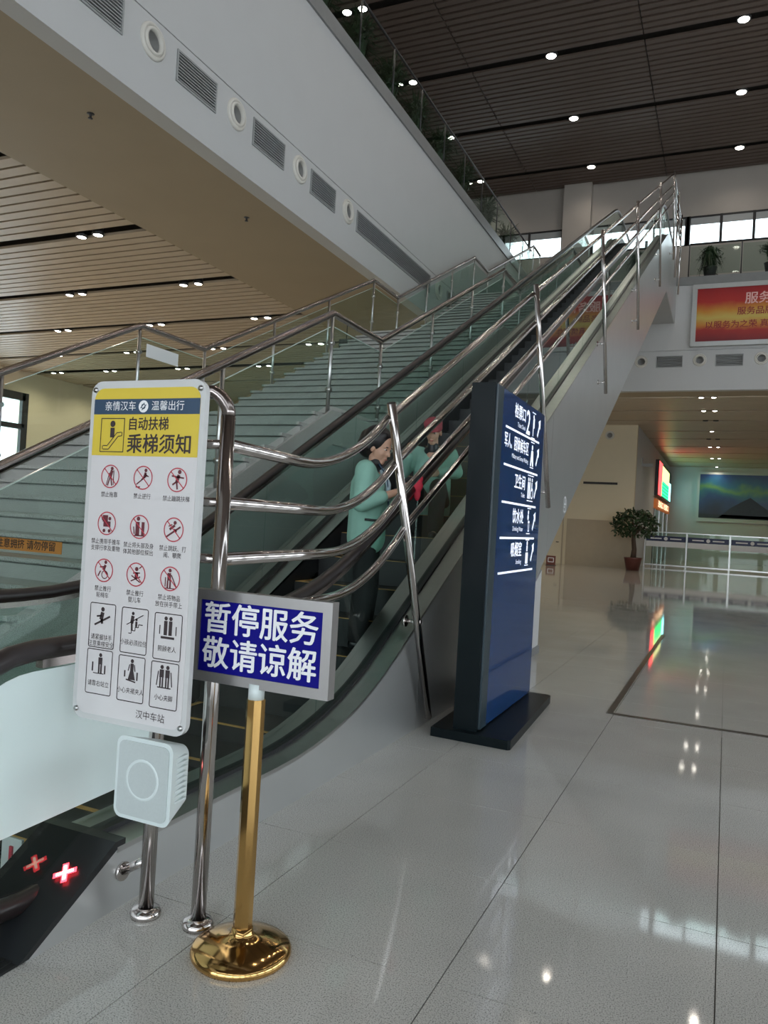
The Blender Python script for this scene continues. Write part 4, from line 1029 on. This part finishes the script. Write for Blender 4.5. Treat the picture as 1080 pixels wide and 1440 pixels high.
def head_prims(H):
    h = lambda x, y, z: H @ Vector((x, y, z)); R_ = H.to_3x3()
    P = [('e', h(-.012, 0, .045), (.096, .076, .098), R_), ('e', h(.028, 0, -.012), (.066, .060, .082), R_), ('e', h(.058, 0, -.082), (.032, .030, .024), R_),
         ('c', h(.088, 0, .022), h(.106, 0, -.014), .008, .013), ('e', h(.086, 0, -.046), (.014, .022, .007), R_), ('e', h(.084, 0, -.058), (.013, .018, .007), R_),
         ('e', h(.075, .0, .035), (.02, .045, .012), R_)]
    for s in (-1, 1): P += [('e', h(0, s*.076, -.005), (.018, .010, .030), R_), ('e', h(.055, s*.034, -.02), (.026, .022, .024), R_)]
    return P
def face_parts(H, X, body):
    R_ = (X @ H).to_3x3()
    for s in (-1, 1):
        MB().ball((X @ H) @ Vector((.078, s*.029, .018)), (.009, .012, .006), 10, 8, R_).build('eye', mat('eye_white', (.6, .58, .55), .3, noise=.02), None)
        e = bpy.context.scene.collection.objects[-1]
        e.parent = body
        MB().ball((X @ H) @ Vector((.087, s*.030, .018)), (.004, .006, .006), 8, 6, R_).build('iris', HAIR, None); bpy.context.scene.collection.objects[-1].parent = body
        MB().ball((X @ H) @ Vector((.088, s*.031, .038)), (.006, .018, .004), 8, 6, R_).build('eyebrow', HAIR, None); bpy.context.scene.collection.objects[-1].parent = body
    MB().ball((X @ H) @ Vector((.097, 0, -.052)), (.006, .019, .006), 8, 6, R_).build('lips', mat('lips', (.42, .14, .12), .5, noise=.05), None); bpy.context.scene.collection.objects[-1].parent = body
def hand(w, d, side_, palm_n, k=1.0, curl=.9):
    """wrist, finger direction, thumb side, palm normal: a palm, four bent fingers and a thumb"""
    w, d, s_, n_ = Vector(w), Vector(d).normalized(), Vector(side_).normalized(), Vector(palm_n).normalized()
    P = [('c', w, w+d*.03, .024, .028)]
    for i in range(4):
        t = (i-1.5)*.019; b = w+d*.088+s_*(-t); P.append(('c', w+d*.02+s_*(-t*.8), b, .015, .0115))
        L = (.040, .044, .041, .033)[i]
        e1 = b+(d*math.cos(curl*.6)+n_*math.sin(curl*.6))*L; e2 = e1+(d*math.cos(curl*1.7)+n_*math.sin(curl*1.7))*L*.75; e3 = e2+(d*math.cos(curl*2.6)+n_*math.sin(curl*2.6))*L*.5
        P += [('c', b, e1, .0105, .0095), ('c', e1, e2, .0095, .0085), ('c', e2, e3, .0085, .0075)]
    tb = w+d*.03+s_*.03; t1 = tb+(d*.7+s_*.5+n_*.4).normalized()*.042; t2 = t1+(d*.8+n_*.6).normalized()*.03
    P += [('c', w+d*.015+s_*.012, tb, .017, .014), ('c', tb, t1, .013, .011), ('c', t1, t2, .011, .009)]
    return P
def person(loc, yaw, label, kind):
    t = thing('person', loc, label, 'person')
    X = Matrix.Rotation(yaw, 4, 'Z')
    if kind == 'stand':
        H = Matrix.Translation((.055, 0, 1.485)) @ Matrix.Rotation(math.radians(-22), 4, 'Z') @ Matrix.Rotation(math.radians(22), 4, 'Y')
        hipz, sh, nk = .88, 1.31, 1.36
        hip = [(0, s*.085, hipz) for s in (-1, 1)]; knee = [(.02, s*.09, .47) for s in (-1, 1)]; ank = [(-.01, s*.09, .08) for s in (-1, 1)]
        shl = [(0, s*.165, sh) for s in (-1, 1)]; elb = [(.0, -.255, 1.07), (.06, .235, 1.08)]; wri = [(.225, -.085, 1.165), (.25, .10, 1.19)]
        toe = [(.15, s*.10, .035) for s in (-1, 1)]; chest = (0, 0, 1.2)
        hd = [Vector((.9, .3, .3)), Vector((.9, -.15, .25))]; th = [Vector((0, 0, 1))]*2; pn = [Vector((.1, .95, -.1)), Vector((.1, -.95, -.1))]
        nb_ = (.035, 0, 1.42)
    else:
        H = Matrix.Translation((.13, 0, .80)) @ Matrix.Rotation(math.radians(24), 4, 'Y')
        hip = [(0, s*.09, .12) for s in (-1, 1)]; knee = [(.42, s*.12, .26) for s in (-1, 1)]; ank = [(.50, s*.12, -.17) for s in (-1, 1)]
        shl = [(.06, s*.165, .60) for s in (-1, 1)]; elb = [(.16, -.27, .40), (.18, .25, .42)]; wri = [(.30, -.20, .58), (.36, .10, .40)]
        toe = [(.66, s*.12, -.185) for s in (-1, 1)]; chest = (.05, 0, .48)
        hd = [Vector((.5, .3, .8)), Vector((.9, -.3, -.1))]; th = [Vector((0, .8, .2)), Vector((0, 0, 1))]; pn = [Vector((.7, .2, -.3)), Vector((.1, -.9, -.2))]
        nb_ = (.10, 0, .72)
    pel = Vector(hip[0]).lerp(Vector(hip[1]), .5); ch_ = Vector(chest); neck = Vector(nb_)-Vector((0, 0, .06)); ht = H @ Vector((.0, 0, -.06))
    body = head_prims(H)+[('c', neck, ht, .052, .050), ('c', pel, ch_, .12, .12), ('c', ch_, neck-Vector((0, 0, .03)), .10, .055)]
    jk = [('c', pel+Vector((0, -.055, -.06)), ch_+Vector((0, -.055, 0)), .135, .128), ('c', pel+Vector((0, .055, -.06)), ch_+Vector((0, .055, 0)), .135, .128)]
    jk += [('c', ch_+Vector((0, -.06, 0)), Vector(shl[0])+Vector((0, .04, -.01)), .125, .080), ('c', ch_+Vector((0, .06, 0)), Vector(shl[1])+Vector((0, -.04, -.01)), .125, .080)]
    tro = []; sho = []
    for i, s in enumerate((-1, 1)):
        body += [('c', hip[i], knee[i], .075, .052), ('c', knee[i], ank[i], .052, .036), ('c', ank[i], toe[i], .036, .028)]
        body += [('c', shl[i], elb[i], .047, .040), ('c', elb[i], wri[i], .040, .027)]+hand(wri[i], hd[i], th[i], pn[i])
        jk += [('c', shl[i], elb[i], .078, .066), ('c', elb[i], Vector(elb[i]).lerp(Vector(wri[i]), .55 if kind == 'stand' else .85), .066, .054)]
        tro += [('c', hip[i], knee[i], .095, .080), ('c', knee[i], Vector(ank[i])+Vector((0, 0, .03)), .082, .072)]
        sho += [[('c', Vector(ank[i])+Vector((-.02, 0, -.03)), toe[i], .048, .036)]]
    tro += [('c', Vector(hip[0]), Vector(hip[1]), .095, .095)]
    bo = blob('body', body, .0065, SKIN, t, X, 2)
    face_parts(H, X, bo)
    jo = blob('jacket', jk, .011, MINT, t, X, 4)
    blob('trousers', tro, .012, TROUS, t, X, 3)
    for s_ in sho: blob('shoe', s_, .008, BLACK, t, X, 2)
    hh = lambda x, y, z: H @ Vector((x, y, z)); R_ = H.to_3x3()
    blob('collar', [('c', neck+Vector((-.0, -.04, -.035)), neck+Vector((.0, .03, -.035)), .045, .045), ('c', neck+Vector((0, 0, -.03)), neck+Vector((.006, 0, .012)), .058, .056)], .008, BLACK, jo, X, 1)
    if kind == 'stand':
        hp = [('e', hh(-.040, 0, .060), (.112, .108, .108), R_), ('e', hh(-.085, 0, -.005), (.092, .102, .098), R_), ('e', hh(-.11, 0, .045), (.07, .075, .07), R_), ('c', hh(.035, -.04, .110), hh(.03, .045, .110), .028, .028),
              ('c', hh(-.012, -.078, .055), hh(-.03, -.082, -.02), .022, .018), ('c', hh(-.012, .078, .055), hh(-.03, .082, -.02), .022, .018)]
        blob('hair', hp, .009, HAIR, t, X, 2)
        # pocket flaps, lanyard and button line on the jacket
        Xl = lambda p: X @ Vector(p)
        pts = [Xl((.105+.0*i, -.165+.028*i, .968-.003*i)) for i in range(0)]
        MB().tube([Xl((.02, -.196, .955)), Xl((.075, -.180, .952)), Xl((.115, -.14, .952))], .009, 6).build('pocket_flap', BLACK, jo)
        MB().tube([Xl((.075, -.06, 1.37)), Xl((.135, -.03, 1.28)), Xl((.150, -.01, 1.17)), Xl((.155, -.005, 1.05)), Xl((.155, -.005, .98))], .006, 6).build('lanyard', NAVYF, jo)
        MB().tube([Xl((.09, -.02, 1.33)), Xl((.143, 0, 1.22)), Xl((.146, 0, 1.1))], .022, 8).build('shirt_front', mat('pale_shirt', (.45, .56, .62), .8, noise=.05), jo)
        cb_ = blob('cleaning_cloth', [('e', (.36, -.05, 1.22), (.05, .035, .05)), ('e', (.375, -.03, 1.27), (.03, .025, .04)), ('e', (.37, -.05, 1.16), (.025, .02, .05))], .008, REDL if False else mat('red_cloth', (.55, .03, .06), .8, noise=.15), t, X, 2)
        cw = cb_.matrix_world
        cb_.parent = None; cb_.location = t.location; tag(cb_, 'small red cloth in the hand of the woman in mint green', 'cloth')
    else:
        blob('cap', [('e', hh(-.005, 0, .085), (.108, .092, .065), R_), ('e', hh(-.02, 0, .045), (.108, .090, .06), R_), ('e', hh(.105, 0, .052), (.065, .075, .010), R_)], .008, REDCAP, t, X, 2)
        blob('hair', [('e', hh(-.05, 0, .0), (.075, .084, .075), R_)], .009, HAIR, t, X, 2)
    return t
wy = 5.20
woman = person((-2.44, wy, step_z(wy)+.003), math.radians(14), 'woman in mint green jacket and black trousers standing on the escalator', 'stand')
sy = 7.12
second = person((-2.66, sy, step_z(sy)+.003), math.radians(-78), 'person in dark red cap and green jacket sitting on the escalator steps', 'sit')
for o in bpy.data.objects:
    if '_o' in o: del o['_o']
